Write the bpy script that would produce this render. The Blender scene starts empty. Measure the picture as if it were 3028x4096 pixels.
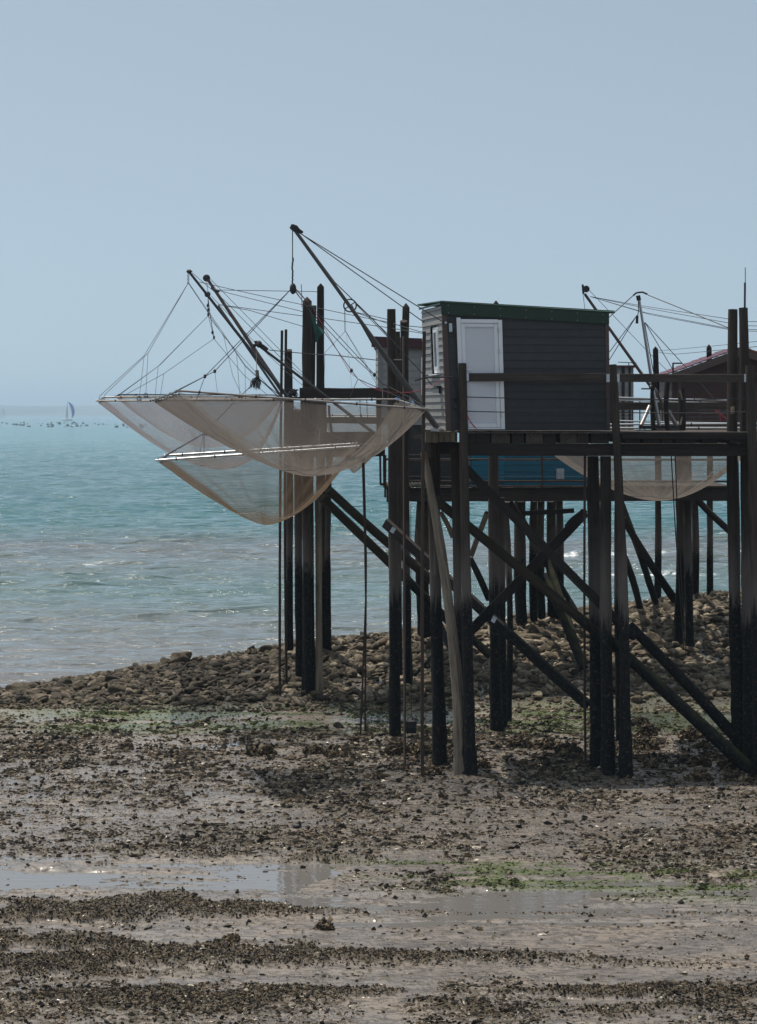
import bpy, math, random
import numpy as np
from mathutils import Vector, Matrix, Euler

# ------------------------------------------------------------------ camera, light, exposure
SC = bpy.context.scene
COL = SC.collection
F = 9540.0            # focal length in photo pixels (photo 3028 x 4096)
EYE = 6.8             # camera height above the mud
HZ = 1655.0           # photo row of the horizon
cam_d = bpy.data.cameras.new('camera')
cam = bpy.data.objects.new('camera', cam_d)
COL.objects.link(cam)
cam.location = (0, 0, EYE)
cam.rotation_euler = (math.radians(90), 0, 0)
cam_d.sensor_fit = 'VERTICAL'
cam_d.sensor_height = 36.0
cam_d.lens = F / 4096 * 36.0
cam_d.shift_y = -(2048 - HZ) / 4096
cam_d.clip_start = 0.5
cam_d.clip_end = 40000
SC.camera = cam

SUN_EL, SUN_AZ = math.radians(72), math.radians(-50)   # behind the scene, to the left
SKY_STRENGTH = 0.125
world = bpy.data.worlds.new('World')
SC.world = world
world.use_nodes = True
wn, wl = world.node_tree.nodes, world.node_tree.links
wn.clear()
sky = wn.new('ShaderNodeTexSky')
sky.sky_type = 'NISHITA'
sky.sun_disc = False
sky.sun_elevation = SUN_EL
sky.sun_rotation = SUN_AZ
sky.air_density = 1.0
sky.dust_density = 1.6
sky.ozone_density = 3.0
hsv = wn.new('ShaderNodeHueSaturation')
hsv.inputs['Saturation'].default_value = 0.50
tint = wn.new('ShaderNodeMix'); tint.data_type = 'RGBA'; tint.blend_type = 'MULTIPLY'
tint.inputs[0].default_value = 1.0
tint.inputs[7].default_value = (0.94, 1.04, 1.03, 1)
bg = wn.new('ShaderNodeBackground')
bg.inputs[1].default_value = SKY_STRENGTH
wo = wn.new('ShaderNodeOutputWorld')
tc = wn.new('ShaderNodeTexCoord')
sm = wn.new('ShaderNodeVectorMath'); sm.operation = 'MULTIPLY_ADD'      # hazy air: the pale band of the lower sky reaches higher up
sm.inputs[1].default_value = (1, 1, 1.3); sm.inputs[2].default_value = (0, 0, 0.13)
wl.new(tc.outputs['Generated'], sm.inputs[0]); wl.new(sm.outputs[0], sky.inputs['Vector'])
wl.new(sky.outputs[0], hsv.inputs['Color']); wl.new(hsv.outputs[0], tint.inputs[6])
wl.new(tint.outputs[2], bg.inputs[0]); wl.new(bg.outputs[0], wo.inputs[0])

sd = bpy.data.lights.new('sun', 'SUN')
sd.energy = 5.0
sd.angle = math.radians(0.5)
sd.color = (1.0, 0.94, 0.84)
sun = bpy.data.objects.new('sun', sd)
COL.objects.link(sun)
sdir = Vector((math.sin(SUN_AZ) * math.cos(SUN_EL), math.cos(SUN_AZ) * math.cos(SUN_EL), math.sin(SUN_EL)))
sun.rotation_euler = sdir.to_track_quat('Z', 'Y').to_euler()
sun.location = (0, 60, 60)

SC.view_settings.view_transform = 'Standard'
SC.view_settings.look = 'None'
SC.view_settings.exposure = -0.1
SC.view_settings.gamma = 1.0
SC.cycles.max_bounces = 8
SC.cycles.transparent_max_bounces = 24
SC.cycles.volume_bounces = 0
SC.cycles.use_denoising = True
SC.cycles.sample_clamp_indirect = 4.0
SC.cycles.sample_clamp_direct = 30.0
SC.cycles.use_adaptive_sampling = False

# ------------------------------------------------------------------ helpers
def P(u, v, Y):
    """photo pixel -> world point at distance Y"""
    return Vector(((u - 1514) * Y / F, Y, EYE - (v - HZ) * Y / F))

def YG(v, z=0.0):
    return (EYE - z) * F / (v - HZ)

rng = np.random.default_rng(7)
random.seed(7)

def hash2(ix, iy, seed):
    h = (ix.astype(np.int64) * 374761393 + iy.astype(np.int64) * 668265263 + seed * 974711) & 0x7fffffff
    h = ((h ^ (h >> 13)) * 1274126177) & 0x7fffffff
    h = h ^ (h >> 16)
    return (h & 0xffff) / 65535.0

def vnoise(x, y, seed=0):
    x = np.asarray(x, float); y = np.asarray(y, float)
    ix = np.floor(x); iy = np.floor(y)
    fx = x - ix; fy = y - iy
    fx = fx * fx * (3 - 2 * fx); fy = fy * fy * (3 - 2 * fy)
    a = hash2(ix, iy, seed); b = hash2(ix + 1, iy, seed)
    c = hash2(ix, iy + 1, seed); d = hash2(ix + 1, iy + 1, seed)
    return (a + (b - a) * fx) * (1 - fy) + (c + (d - c) * fx) * fy

def fbm(x, y, seed=0, octv=4, gain=0.5):
    s = 0.0; a = 1.0; t = 0.0
    for i in range(octv):
        s = s + a * vnoise(np.asarray(x) * 2 ** i, np.asarray(y) * 2 ** i, seed + i * 17)
        t += a; a *= gain
    return s / t          # 0..1

def sstep(a, b, x):
    t = np.clip((np.asarray(x, float) - a) / (b - a), 0, 1)
    return t * t * (3 - 2 * t)

def mesh_np(name, V, Fc, mat, smooth=True, attrs=None, n=4):
    """V (N,3), Fc (M,n) -> mesh datablock, quickly"""
    V = np.asarray(V, np.float32); Fc = np.asarray(Fc, np.int32)
    me = bpy.data.meshes.new(name)
    me.vertices.add(len(V)); me.vertices.foreach_set('co', V.ravel())
    k = Fc.shape[1]
    me.loops.add(Fc.size); me.loops.foreach_set('vertex_index', Fc.ravel())
    me.polygons.add(len(Fc))
    me.polygons.foreach_set('loop_start', np.arange(0, Fc.size, k, dtype=np.int32))
    me.polygons.foreach_set('loop_total', np.full(len(Fc), k, np.int32))
    me.polygons.foreach_set('use_smooth', np.full(len(Fc), bool(smooth)))
    for an, arr in (attrs or {}).items():
        arr = np.asarray(arr, np.float32)
        if arr.ndim == 1:
            a = me.attributes.new(an, 'FLOAT', 'POINT'); a.data.foreach_set('value', arr)
        elif arr.shape[1] == 3:
            a = me.attributes.new(an, 'FLOAT_VECTOR', 'POINT'); a.data.foreach_set('vector', arr.ravel())
        else:
            a = me.attributes.new(an, 'FLOAT_COLOR', 'POINT'); a.data.foreach_set('color', arr.ravel())
    me.update(calc_edges=True)
    if mat: me.materials.append(mat)
    return me

def link(name, me, parent=None, loc=None):
    o = bpy.data.objects.new(name, me)
    COL.objects.link(o)
    if parent is not None:
        o.parent = parent
        w = Vector(); q = parent           # meshes are modelled in world coordinates, roots are never rotated
        while q is not None: w += q.location; q = q.parent
        o.location = -w
    elif loc is not None:
        o.location = loc
    return o

def tag(o, label=None, cat=None, group=None, kind=None):
    if label: o['label'] = label
    if cat: o['category'] = cat
    if group: o['group'] = group
    if kind: o['kind'] = kind
    return o

def thing(name, loc, label, cat, group=None):
    o = bpy.data.objects.new(name, None)
    o.empty_display_size = 0.3
    o.location = loc
    COL.objects.link(o)
    return tag(o, label, cat, group)

class MB:
    """collects shapes in world coordinates, builds ONE mesh object; stores grain coordinates and a tint per piece"""
    def __init__(s):
        s.V = []; s.Q = []; s.G = []; s.T = []; s.n = 0; s.pc = 0
    def _add(s, V, Q, G, tint=None):
        V = np.asarray(V, float); G = np.asarray(G, float)
        s.pc += 1
        off = np.array([random.uniform(0, 90), random.uniform(0, 90), random.uniform(0, 90)])
        s.V.append(V); s.G.append(G + off)
        s.T.append(np.full(len(V), random.random() if tint is None else tint))
        s.Q += [[i + s.n for i in q] for q in Q]
        s.n += len(V)
        return s
    def hexa(s, c8, tint=None, gaxis=0):
        """8 corners: index bits x,y,z"""
        c = np.array([tuple(p) for p in c8])
        Q = [(0, 2, 3, 1), (4, 5, 7, 6), (0, 1, 5, 4), (2, 6, 7, 3), (0, 4, 6, 2), (1, 3, 7, 5)]
        L = [np.linalg.norm(c[1] - c[0]), np.linalg.norm(c[2] - c[0]), np.linalg.norm(c[4] - c[0])]
        order = [gaxis] + [i for i in range(3) if i != gaxis]
        G = [[((i >> a) & 1) * L[a] for a in order] for i in range(8)]
        return s._add(c, Q, G, tint)
    def box(s, x0, x1, y0, y1, z0, z1, tint=None, gaxis=None, M=None):
        c = [Vector((x1 if i & 1 else x0, y1 if i & 2 else y0, z1 if i & 4 else z0)) for i in range(8)]
        if M is not None: c = [M @ p if isinstance(M, Matrix) else M(p) for p in c]
        if gaxis is None:
            L = [x1 - x0, y1 - y0, z1 - z0]; gaxis = L.index(max(L))
        return s.hexa(c, tint, gaxis)
    def beam(s, a, b, w, h, up=(0, 0, 1), tint=None, jit=0.004, side=None):
        """rectangular timber from a to b: w across (horizontal), h high; a few rings so the edges are not ruler straight"""
        a = Vector(a); b = Vector(b); d = (b - a); L = d.length; d.normalize()
        upv = Vector(up)
        if abs(d.dot(upv)) > 0.98: upv = Vector((0, 1, 0))
        sx = d.cross(upv).normalized() if side is None else Vector(side)
        sz = sx.cross(d).normalized()
        n = max(1, int(L / 0.5))
        V = []; G = []; Q = []
        for i in range(n + 1):
            t = i / n
            o = a + d * (L * t) + sx * random.gauss(0, jit) + sz * random.gauss(0, jit)
            for (p, q) in ((-1, -1), (1, -1), (1, 1), (-1, 1)):
                V.append(o + sx * (p * w / 2 + random.gauss(0, jit * .3)) + sz * (q * h / 2 + random.gauss(0, jit * .3)))
                G.append((L * t, p * w / 2, q * h / 2))
        for i in range(n):
            k = i * 4
            for j in range(4):
                Q.append((k + j, k + (j + 1) % 4, k + 4 + (j + 1) % 4, k + 4 + j))
        Q.append((3, 2, 1, 0)); k = n * 4; Q.append((k, k + 1, k + 2, k + 3))
        return s._add([tuple(v) for v in V], Q, G, tint)
    def tube(s, pts, r, n=8, rough=0.0, tint=None, bulge=None, cap=True):
        """round tube along points; r a number or list; rough = relative radius noise"""
        pts = [Vector(p) for p in pts]
        m = len(pts)
        rr = [r] * m if not hasattr(r, '__len__') else list(r)
        V = []; G = []; Q = []; L = 0
        ph = random.uniform(0, 50)
        ref = None
        for i, p in enumerate(pts):
            t = (pts[min(i + 1, m - 1)] - pts[max(i - 1, 0)]).normalized()
            if ref is None:
                ref = Vector((1, 0, 0)) if abs(t.x) < 0.9 else Vector((0, 1, 0))
            ax = (ref - t * ref.dot(t)).normalized(); ref = ax
            ay = t.cross(ax)
            if i: L += (p - pts[i - 1]).length
            for j in range(n):
                a = 2 * math.pi * j / n
                k = 1.0
                if rough:
                    k += rough * (2 * float(vnoise(ph + 2.2 * math.cos(a) + 9, ph + 2.2 * math.sin(a) + L * 1.3, 3)) - 1)
                if bulge: k += bulge(p, a, L)
                V.append(tuple(p + (ax * math.cos(a) + ay * math.sin(a)) * rr[i] * k))
                G.append((L, rr[i] * 1.6 * math.cos(a), rr[i] * 1.6 * math.sin(a)))
        for i in range(m - 1):
            for j in range(n):
                j2 = (j + 1) % n
                Q.append((i * n + j, i * n + j2, (i + 1) * n + j2, (i + 1) * n + j))
        if cap:
            Q.append(tuple(reversed(range(n)))); Q.append(tuple(range((m - 1) * n, m * n)))
        return s._add(V, Q, G, tint)
    def log(s, a, b, r0, r1=None, n=12, rough=0.13, step=0.16, bend=0.03, tint=None, crust=0.0, point=False):
        """round pile or pole from a (top) to b (foot)"""
        a = Vector(a); b = Vector(b); r1 = r0 if r1 is None else r1
        L = (b - a).length; m = max(3, int(L / step) + 1)
        bx, by = random.gauss(0, bend), random.gauss(0, bend)
        pts = []; rr = []
        for i in range(m):
            t = i / (m - 1); w = math.sin(math.pi * t)
            pts.append(a.lerp(b, t) + Vector((bx * w, by * w, 0)))
            rr.append(r0 + (r1 - r0) * t)
        if point:
            ext = (a - b).normalized()
            pts = [a + ext * 0.10] + pts; rr = [0.012] + rr
        def bl(p, ang, L_):
            if crust <= 0: return 0.0
            f = max(0.0, min(1.0, (1.5 - p.z) / 1.2))
            return f * crust * (float(vnoise(p.x * 9 + 3.1 * math.cos(ang) * 3, p.z * 11 + 3.1 * math.sin(ang) * 3, 5)))
        return s.tube(pts, rr, n=n, rough=rough, tint=tint, bulge=bl)
    def rope(s, pts, r=0.008, sag=0.0, n=5, seg=10, tint=None):
        """rope through points, every span sagging by `sag` times its length"""
        out = []
        pts = [Vector(p) for p in pts]
        for i in range(len(pts) - 1):
            a, b = pts[i], pts[i + 1]; L = (b - a).length
            k = seg if sag else max(1, min(3, int(L)))
            for j in range(k + (1 if i == len(pts) - 2 else 0)):
                t = j / k
                out.append(a.lerp(b, t) + Vector((0, 0, -4 * sag * L * t * (1 - t))))
        return s.tube(out, r, n=n, tint=tint)
    def ball(s, c, r, n=10, m=7, sq=(1, 1, 1), jag=0.0, tint=None):
        V = []; Q = []; G = []
        c = Vector(c)
        V.append(tuple(c + Vector((0, 0, r * sq[2])))); G.append((0, 0, r))
        for i in range(1, m):
            th = math.pi * i / m
            for j in range(n):
                a = 2 * math.pi * j / n
                k = 1 + random.uniform(-jag, jag)
                p = Vector((math.sin(th) * math.cos(a) * sq[0], math.sin(th) * math.sin(a) * sq[1], math.cos(th) * sq[2])) * r * k
                V.append(tuple(c + p)); G.append(tuple(p))
        V.append(tuple(c - Vector((0, 0, r * sq[2])))); G.append((0, 0, -r))
        for j in range(n): Q.append((0, 1 + j, 1 + (j + 1) % n))
        for i in range(m - 2):
            for j in range(n):
                a = 1 + i * n; b = a + n; j2 = (j + 1) % n
                Q.append((a + j, b + j, b + j2, a + j2))
        e = 1 + (m - 1) * n
        for j in range(n): Q.append((e, e - n + (j + 1) % n, e - n + j))
        return s._add(V, Q, G, tint)
    def ring(s, c, R, r, normal=(0, 1, 0), n=28, k=6):
        nv = Vector(normal).normalized()
        ax = nv.orthogonal().normalized(); ay = nv.cross(ax)
        V = []; Q = []; G = []
        for i in range(n):
            a = 2 * math.pi * i / n
            d = ax * math.cos(a) + ay * math.sin(a)
            for j in range(k):
                b = 2 * math.pi * j / k
                V.append(tuple(Vector(c) + d * (R + r * math.cos(b)) + nv * r * math.sin(b))); G.append((a * R, math.cos(b) * r, math.sin(b) * r))
        for i in range(n):
            for j in range(k):
                i2 = (i + 1) % n; j2 = (j + 1) % k
                Q.append((i * k + j, i2 * k + j, i2 * k + j2, i * k + j2))
        return s._add(V, Q, G)
    def poly(s, pts, thick, axis):
        """flat outline extruded by `thick` along axis"""
        ax = Vector(axis) * thick; n = len(pts)
        V = [tuple(Vector(p)) for p in pts] + [tuple(Vector(p) + ax) for p in pts]
        Q = [tuple(range(n)), tuple(reversed(range(n, 2 * n)))]
        for i in range(n): Q.append((i, i + n, (i + 1) % n + n, (i + 1) % n))
        return s._add(V, Q, V)
    def build(s, name, mat, parent=None, smooth=False, label=None, bevel=0.0):
        V = np.concatenate(s.V); G = np.concatenate(s.G); T = np.concatenate(s.T)
        me = bpy.data.meshes.new(name)
        me.from_pydata(V.tolist(), [], s.Q)
        a = me.attributes.new('grain', 'FLOAT_VECTOR', 'POINT'); a.data.foreach_set('vector', G.astype(np.float32).ravel())
        a = me.attributes.new('tint', 'FLOAT', 'POINT'); a.data.foreach_set('value', T.astype(np.float32))
        me.polygons.foreach_set('use_smooth', [bool(smooth)] * len(me.polygons))
        me.update()
        me.materials.append(mat)
        o = link(name, me, parent)
        if smooth == 'auto' or smooth is True:
            me.set_sharp_from_angle(angle=math.radians(50))
        if bevel:
            md = o.modifiers.new('bevel', 'BEVEL'); md.width = bevel; md.segments = 1; md.limit_method = 'ANGLE'
        if label: o['label'] = label
        return o

# ------------------------------------------------------------------ materials
class NT:
    def __init__(s, name, disp=False):
        s.m = bpy.data.materials.new(name); s.m.use_nodes = True
        s.t = s.m.node_tree; s.t.nodes.clear()
        s.out = s.t.nodes.new('ShaderNodeOutputMaterial')
    def n(s, typ, **kw):
        x = s.t.nodes.new('ShaderNode' + typ)
        for k, v in kw.items():
            setattr(x, k, v)
        return x
    def l(s, a, b): s.t.links.new(a, b)
    def val(s, sock, v):
        if hasattr(v, 'is_linked') or isinstance(v, bpy.types.NodeSocket): s.l(v, sock)
        else: sock.default_value = v
    def attr(s, name): 
        a = s.n('Attribute'); a.attribute_name = name; return a
    def pos(s): return s.n('NewGeometry').outputs['Position']
    def mapping(s, vec, scale=(1, 1, 1), loc=(0, 0, 0)):
        m = s.n('Mapping'); s.l(vec, m.inputs[0]); m.inputs['Scale'].default_value = scale; m.inputs['Location'].default_value = loc
        return m.outputs[0]
    def noise(s, vec, scale=5, detail=4, rough=0.55, dist=0.0):
        x = s.n('TexNoise'); s.l(vec, x.inputs['Vector'])
        x.inputs['Scale'].default_value = scale; x.inputs['Detail'].default_value = detail
        x.inputs['Roughness'].default_value = rough; x.inputs['Distortion'].default_value = dist
        return x.outputs['Fac']
    def ramp(s, fac, stops, interp='LINEAR'):
        r = s.n('ValToRGB'); s.l(fac, r.inputs[0]); r.color_ramp.interpolation = interp
        e = r.color_ramp.elements
        while len(e) > len(stops): e.remove(e[-1])
        while len(e) < len(stops): e.new(0.5)
        for i, (p, c) in enumerate(stops):
            e[i].position = p
            e[i].color = (*c, 1) if hasattr(c, '__len__') else (c, c, c, 1)
        return r.outputs[0]
    def math(s, op, a, b=0.0, c=None, clamp=False):
        m = s.n('Math', operation=op); m.use_clamp = clamp
        s.val(m.inputs[0], a); s.val(m.inputs[1], b)
        if c is not None: s.val(m.inputs[2], c)
        return m.outputs[0]
    def mix(s, fac, a, b, mode='MIX'):
        m = s.n('Mix', data_type='RGBA', blend_type=mode)
        s.val(m.inputs[0], fac)
        for k, v in ((6, a), (7, b)):
            if isinstance(v, bpy.types.NodeSocket): s.l(v, m.inputs[k])
            else: m.inputs[k].default_value = (*v, 1)
        return m.outputs[2]
    def sep(s, vec):
        x = s.n('SeparateXYZ'); s.l(vec, x.inputs[0]); return x.outputs
    def maprange(s, v, a, b, c=0.0, d=1.0):
        m = s.n('MapRange'); s.val(m.inputs[0], v)
        for i, x in enumerate((a, b, c, d)): s.val(m.inputs[i + 1], x)
        return m.outputs[0]
    def bump(s, h, strength=0.5, dist=0.01, normal=None):
        b = s.n('Bump'); s.l(h, b.inputs['Height']); b.inputs['Strength'].default_value = strength; b.inputs['Distance'].default_value = dist
        if normal is not None: s.l(normal, b.inputs['Normal'])
        return b.outputs[0]
    def bsdf(s, color, rough=0.6, metal=0.0, spec=0.5, normal=None, **kw):
        b = s.n('BsdfPrincipled')
        if isinstance(color, bpy.types.NodeSocket): s.l(color, b.inputs['Base Color'])
        else: b.inputs['Base Color'].default_value = (*color, 1)
        s.val(b.inputs['Roughness'], rough); s.val(b.inputs['Metallic'], metal)
        s.val(b.inputs['Specular IOR Level'], spec)
        if normal is not None: s.l(normal, b.inputs['Normal'])
        for k, v in kw.items():
            s.val(b.inputs[k.replace('_', ' ')], v)
        return b.outputs[0]
    def done(s, surf): s.l(surf, s.out.inputs['Surface']); return s.m

def wood(name, lo, hi, tide=True, moss=0.0, rough=0.85, line=3.05, pale=None):
    k = NT(name)
    g = k.attr('grain').outputs['Vector']; tn = k.attr('tint').outputs['Fac']
    st = k.noise(k.mapping(g, (1.2, 26, 26)), 1.0, 5, 0.6, 0.3)
    big = k.noise(k.mapping(g, (1.4, 3, 3)), 1.0, 4, 0.6)
    f = k.math('ADD', k.math('MULTIPLY', st, 0.65), k.math('MULTIPLY', big, 0.5))
    col = k.ramp(f, [(0.32, lo), (0.75, hi)])
    col = k.mix(k.math('MULTIPLY', tn, 0.45), col, tuple(c * 0.45 for c in lo))
    cr = k.noise(k.mapping(g, (0.7, 40, 40)), 1.0, 3, 0.7, 0.6)
    col = k.mix(k.ramp(cr, [(0.60, 0.0), (0.68, 0.75)]), col, tuple(c * 0.25 for c in lo))
    xyz = k.sep(k.pos())
    rg = rough
    if pale:
        z = xyz[2]
        pn = k.noise(k.mapping(k.pos(), (6, 6, 0.9)), 1.0, 4, 0.6)
        up = k.maprange(k.math('ADD', z, k.math('MULTIPLY', pn, -1.6)), line - 0.3, line + 0.7, 1.0, 0.0)
        col = k.mix(k.math('MULTIPLY', up, 0.75, clamp=True), col, pale)
    if tide:
        jag = k.noise(k.mapping(k.pos(), (30, 30, 1.2)), 1.0, 4, 0.65)
        zz = k.math('ADD', xyz[2], k.math('MULTIPLY', k.math('SUBTRACT', jag, 0.5), 1.3))
        zz = k.math('ADD', zz, k.math('MULTIPLY', k.math('SUBTRACT', tn, 0.5), 0.5))
        wet = k.maprange(zz, line - 0.16, line + 0.14, 1.0, 0.0)
        lown = k.noise(k.pos(), 18, 5, 0.7)
        low = k.ramp(lown, [(0.42, (0.006, 0.0065, 0.009)), (0.58, (0.015, 0.014, 0.013)), (0.66, (0.065, 0.057, 0.042))])
        col = k.mix(wet, col, low)
    if moss:
        nz = k.sep(k.n('NewGeometry').outputs['Normal'])[2]
        mn = k.noise(k.pos(), 3.5, 4, 0.6)
        mf = k.math('MULTIPLY', k.maprange(nz, 0.15, 0.8), k.ramp(mn, [(0.38, 0.0), (0.6, moss)]))
        col = k.mix(mf, col, (0.050, 0.052, 0.016))
    h = k.math('ADD', k.math('MULTIPLY', st, 0.6), cr)
    return k.done(k.bsdf(col, rg, spec=0.2, normal=k.bump(h, 0.6, 0.012)))

def paint(name, col, rough=0.5, vary=0.12, dirt=0.15, dirtcol=(0.08, 0.07, 0.06), scale=6, metal=0.0, spec=0.4, bump=0.15):
    k = NT(name)
    g = k.attr('grain').outputs['Vector']; tn = k.attr('tint').outputs['Fac']
    n1 = k.noise(k.pos(), scale, 5, 0.6)
    n2 = k.noise(k.mapping(g, (1, 14, 14)), 1.0, 4, 0.6)
    c = k.mix(k.math('MULTIPLY', tn, vary), col, tuple(x * 0.55 for x in col))
    c = k.mix(k.math('MULTIPLY', k.ramp(n1, [(0.45, 0.0), (0.75, 1.0)]), dirt), c, dirtcol)
    c = k.mix(k.math('MULTIPLY', k.ramp(n2, [(0.4, 0.0), (0.7, 1.0)]), dirt * 0.6), c, tuple(x * 0.6 for x in col))
    return k.done(k.bsdf(c, rough, metal, spec, k.bump(k.math('ADD', n1, n2), bump, 0.01)))
# ------------------------------------------------------------------ ground (mud flat and rocky bank in one sheet)
CX = [-40, -14, -9.1, -5.75, -1.4, 3.3, 8.2, 10.6, 24]
CZ = [-0.3, -0.02, 0.06, 0.42, 0.86, 1.20, 1.66, 1.78, 2.1]
CYY = [57, 57.5, 57.8, 60, 62, 64, 66, 67, 70]
YB = 55.0
def band(v, y, w0, w1, soft=0.25):
    return 0

def bankz(x, y):
    zc = np.interp(x, CX, CZ); yc = np.interp(x, CX, CYY)
    t = (y - YB) / (yc - YB)
    up = zc * np.clip(t, 0, 1) ** 0.85
    dn = np.maximum(y - yc, 0)
    return up - np.minimum(dn * 0.22, 3.5) - 0.0

def ycurve(pts, x):
    """curve across the flat given as photo points at ground level -> world y at world x"""
    ys = [YG(v) for u, v in pts]; xs = [(u - 1514) * y / F for (u, v), y in zip(pts, ys)]
    return np.interp(x, xs, ys)

# raised mussel beds: lower edge / upper edge as photo points
BEDS = [
 # far edge, near edge, height, density
 ([(-400, 3590), (0, 3610), (350, 3625), (700, 3585), (1000, 3600), (1300, 3625), (1520, 3640)],
  [(-400, 3730), (0, 3720), (300, 3705), (450, 3718), (700, 3690), (1000, 3672), (1300, 3655), (1520, 3650)], 0.065, 1.0),
 ([(-400, 3745), (0, 3740), (420, 3745), (600, 3790), (900, 3775), (1500, 3800), (2200, 3825), (2690, 3865)],
  [(-400, 3920), (0, 3930), (400, 3905), (750, 3905), (1100, 3865), (1500, 3855), (2000, 3865), (2690, 3872)], 0.05, 1.0),
 ([(-400, 3985), (0, 3975), (400, 3975), (650, 3940), (1000, 3950), (1500, 3935), (2100, 3945), (3100, 3970), (3500, 3980)],
  [(-400, 4080), (0, 4070), (400, 4060), (700, 4080), (1000, 4030), (1500, 4020), (2100, 4085), (3100, 4060), (3500, 4060)], 0.03, 0.75),
 ([(-400, 3385), (0, 3390), (400, 3385), (800, 3395), (1300, 3400), (1600, 3440)],
  [(-400, 3392), (0, 3398), (400, 3405), (800, 3430), (1300, 3450), (1600, 3452)], 0.05, 0.8),
]
def bedmask(x, y):
    m = np.zeros_like(x); hh = np.zeros_like(x)
    wob = (fbm(x * 0.9, y * 0.7, 31, 4) - 0.5) * 1.3 + (fbm(x * 3.1, y * 4.0, 33, 3) - 0.5) * 0.7
    hole = fbm(x * 1.1, y * 2.4, 35, 4)
    for far, near, h, dn in BEDS:
        y1 = ycurve(far, x); y0 = ycurve(near, x)
        half = (y1 - y0) / 2; mid = (y1 + y0) / 2
        d = half - np.abs(y + wob * np.minimum(1, half * 1.2) - mid)
        s = sstep(-0.18, 0.42, d) * (half > 0.02) * sstep(0.30 + 0.16 * (dn < 1), 0.40 + 0.14 * (dn < 1), hole)
        m = np.maximum(m, s * dn); hh = np.maximum(hh, s * h)
    return m, hh

def speck(x, y):
    """how thick the small dark clumps lie on the flat"""
    v = HZ + EYE * F / np.maximum(y, 1)
    u = 1514 + x * F / y
    n = fbm(x * 0.8, y * 0.55, 51, 4); n2 = fbm(x * 0.35 + 9, y * 0.9, 57, 3)
    d = np.zeros_like(x)
    d += sstep(3430, 3390, v) * sstep(2870, 2990, v) * (0.42 + 1.1 * sstep(0.46, 0.66, n))
    d *= 1 - 0.6 * sstep(0.5, 0.62, n2) * (v > 3050)
    right = sstep(1300, 1700, u)
    d += right * sstep(3380, 3440, v) * sstep(3600, 3540, v) * sstep(0.44, 0.6, n) * 0.9
    d += sstep(3900, 3960, v) * 0.75 * sstep(0.40, 0.56, n)
    d += sstep(2990, 2900, v) * sstep(2780, 2860, v) * 0.45 * sstep(0.42, 0.6, n)
    d += right * sstep(3620, 3700, v) * sstep(3790, 3720, v) * 0.35 * sstep(0.47, 0.62, n)
    d += (1 - right) * sstep(3470, 3400, v) * sstep(3360, 3410, v) * 0.2
    d += 0.04
    return np.clip(d, 0, 1.6)

def green(x, y):
    v = HZ + EYE * F / np.maximum(y, 1)
    u = 1514 + x * F / y
    n = fbm(x * 0.45, y * 2.0, 77, 5) * 0.75 + 0.25 * fbm(x * 4, y * 5, 78, 3)
    g = sstep(1150, 1900, u) * sstep(3375, 3440, v - (u - 1500) * 0.055) * sstep(3580, 3500, v - (u - 1500) * 0.035) * sstep(0.44, 0.52, n)
    g = np.maximum(g, sstep(2800, 2835, v) * sstep(2960, 2905, v) * sstep(-200, 400, u) * sstep(0.42, 0.50, n + 0.04 * np.sin(u / 300)))
    g = np.maximum(g, sstep(1200, 600, u) * sstep(3500, 3560, v) * sstep(3600, 3570, v) * sstep(0.55, 0.62, n) * 0.6)
    return np.clip(g, 0, 1)

WATER_Z = -0.035
def flatz(x, y):
    v = HZ + EYE * F / np.maximum(y, 1) + (fbm(x * 0.45, y * 0.5, 91, 4) - .5) * 130
    u = 1514 + x * F / y + (fbm(x * 0.3, y * 0.9, 92, 3) - .5) * 900
    und = (fbm(x * 0.28, y * 0.6, 5, 4) - 0.5) * 0.040 + (fbm(x * 0.5, y * 2.8, 6, 4) - 0.5) * 0.070 * (0.6 + 0.4 * sstep(3380, 3450, v))
    rip = (fbm(x * 2.2, y * 3.5, 9, 3) - 0.5) * 0.016
    # shallow pools left by the tide
    pool = sstep(3385, 3440, v) * sstep(3610, 3540, v) * sstep(1400, 1150, u)
    pool = np.maximum(pool, 1.15 * sstep(3480, 3560, v) * sstep(3720, 3640, v) * sstep(1020, 1300, u))
    pool = np.maximum(pool, 0.9 * sstep(2935, 2950, v) * sstep(2985, 2965, v) * sstep(700, 800, u) * sstep(1420, 1250, u))
    pool = np.maximum(pool, 1.0 * sstep(3075, 3095, v) * sstep(3145, 3125, v) * sstep(1800, 1950, u))
    pool = np.maximum(pool, 0.9 * sstep(2820, 2835, v) * sstep(2870, 2855, v) * sstep(500, 640, u) * sstep(1150, 950, u))
    pool = np.maximum(pool, 0.8 * sstep(3660, 3700, v) * sstep(3770, 3740, v) * sstep(380, 520, u) * sstep(1500, 1000, u))
    und = und + (fbm(x * 0.6, y * 4.2, 16, 4) - 0.5) * 0.14 * np.clip(pool, 0, 1)
    return und + rip - 0.044 * pool + 0.010

def lumps(x, y):
    """ragged half buried lumps of shell and weed: mask and height"""
    sp = speck(x, y); m, _ = bedmask(x, y)
    n = 0.35 * fbm(x * 5, y * 7, 61, 3) + 0.65 * fbm(x * 19, y * 17, 63, 3)
    t = 0.65 - 0.16 * np.clip(sp, 0, 1.3) - 0.30 * m
    k = sstep(t, t + 0.05, n)
    return k, k * (0.008 + 0.018 * fbm(x * 24, y * 24, 65, 2)) 

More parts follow.
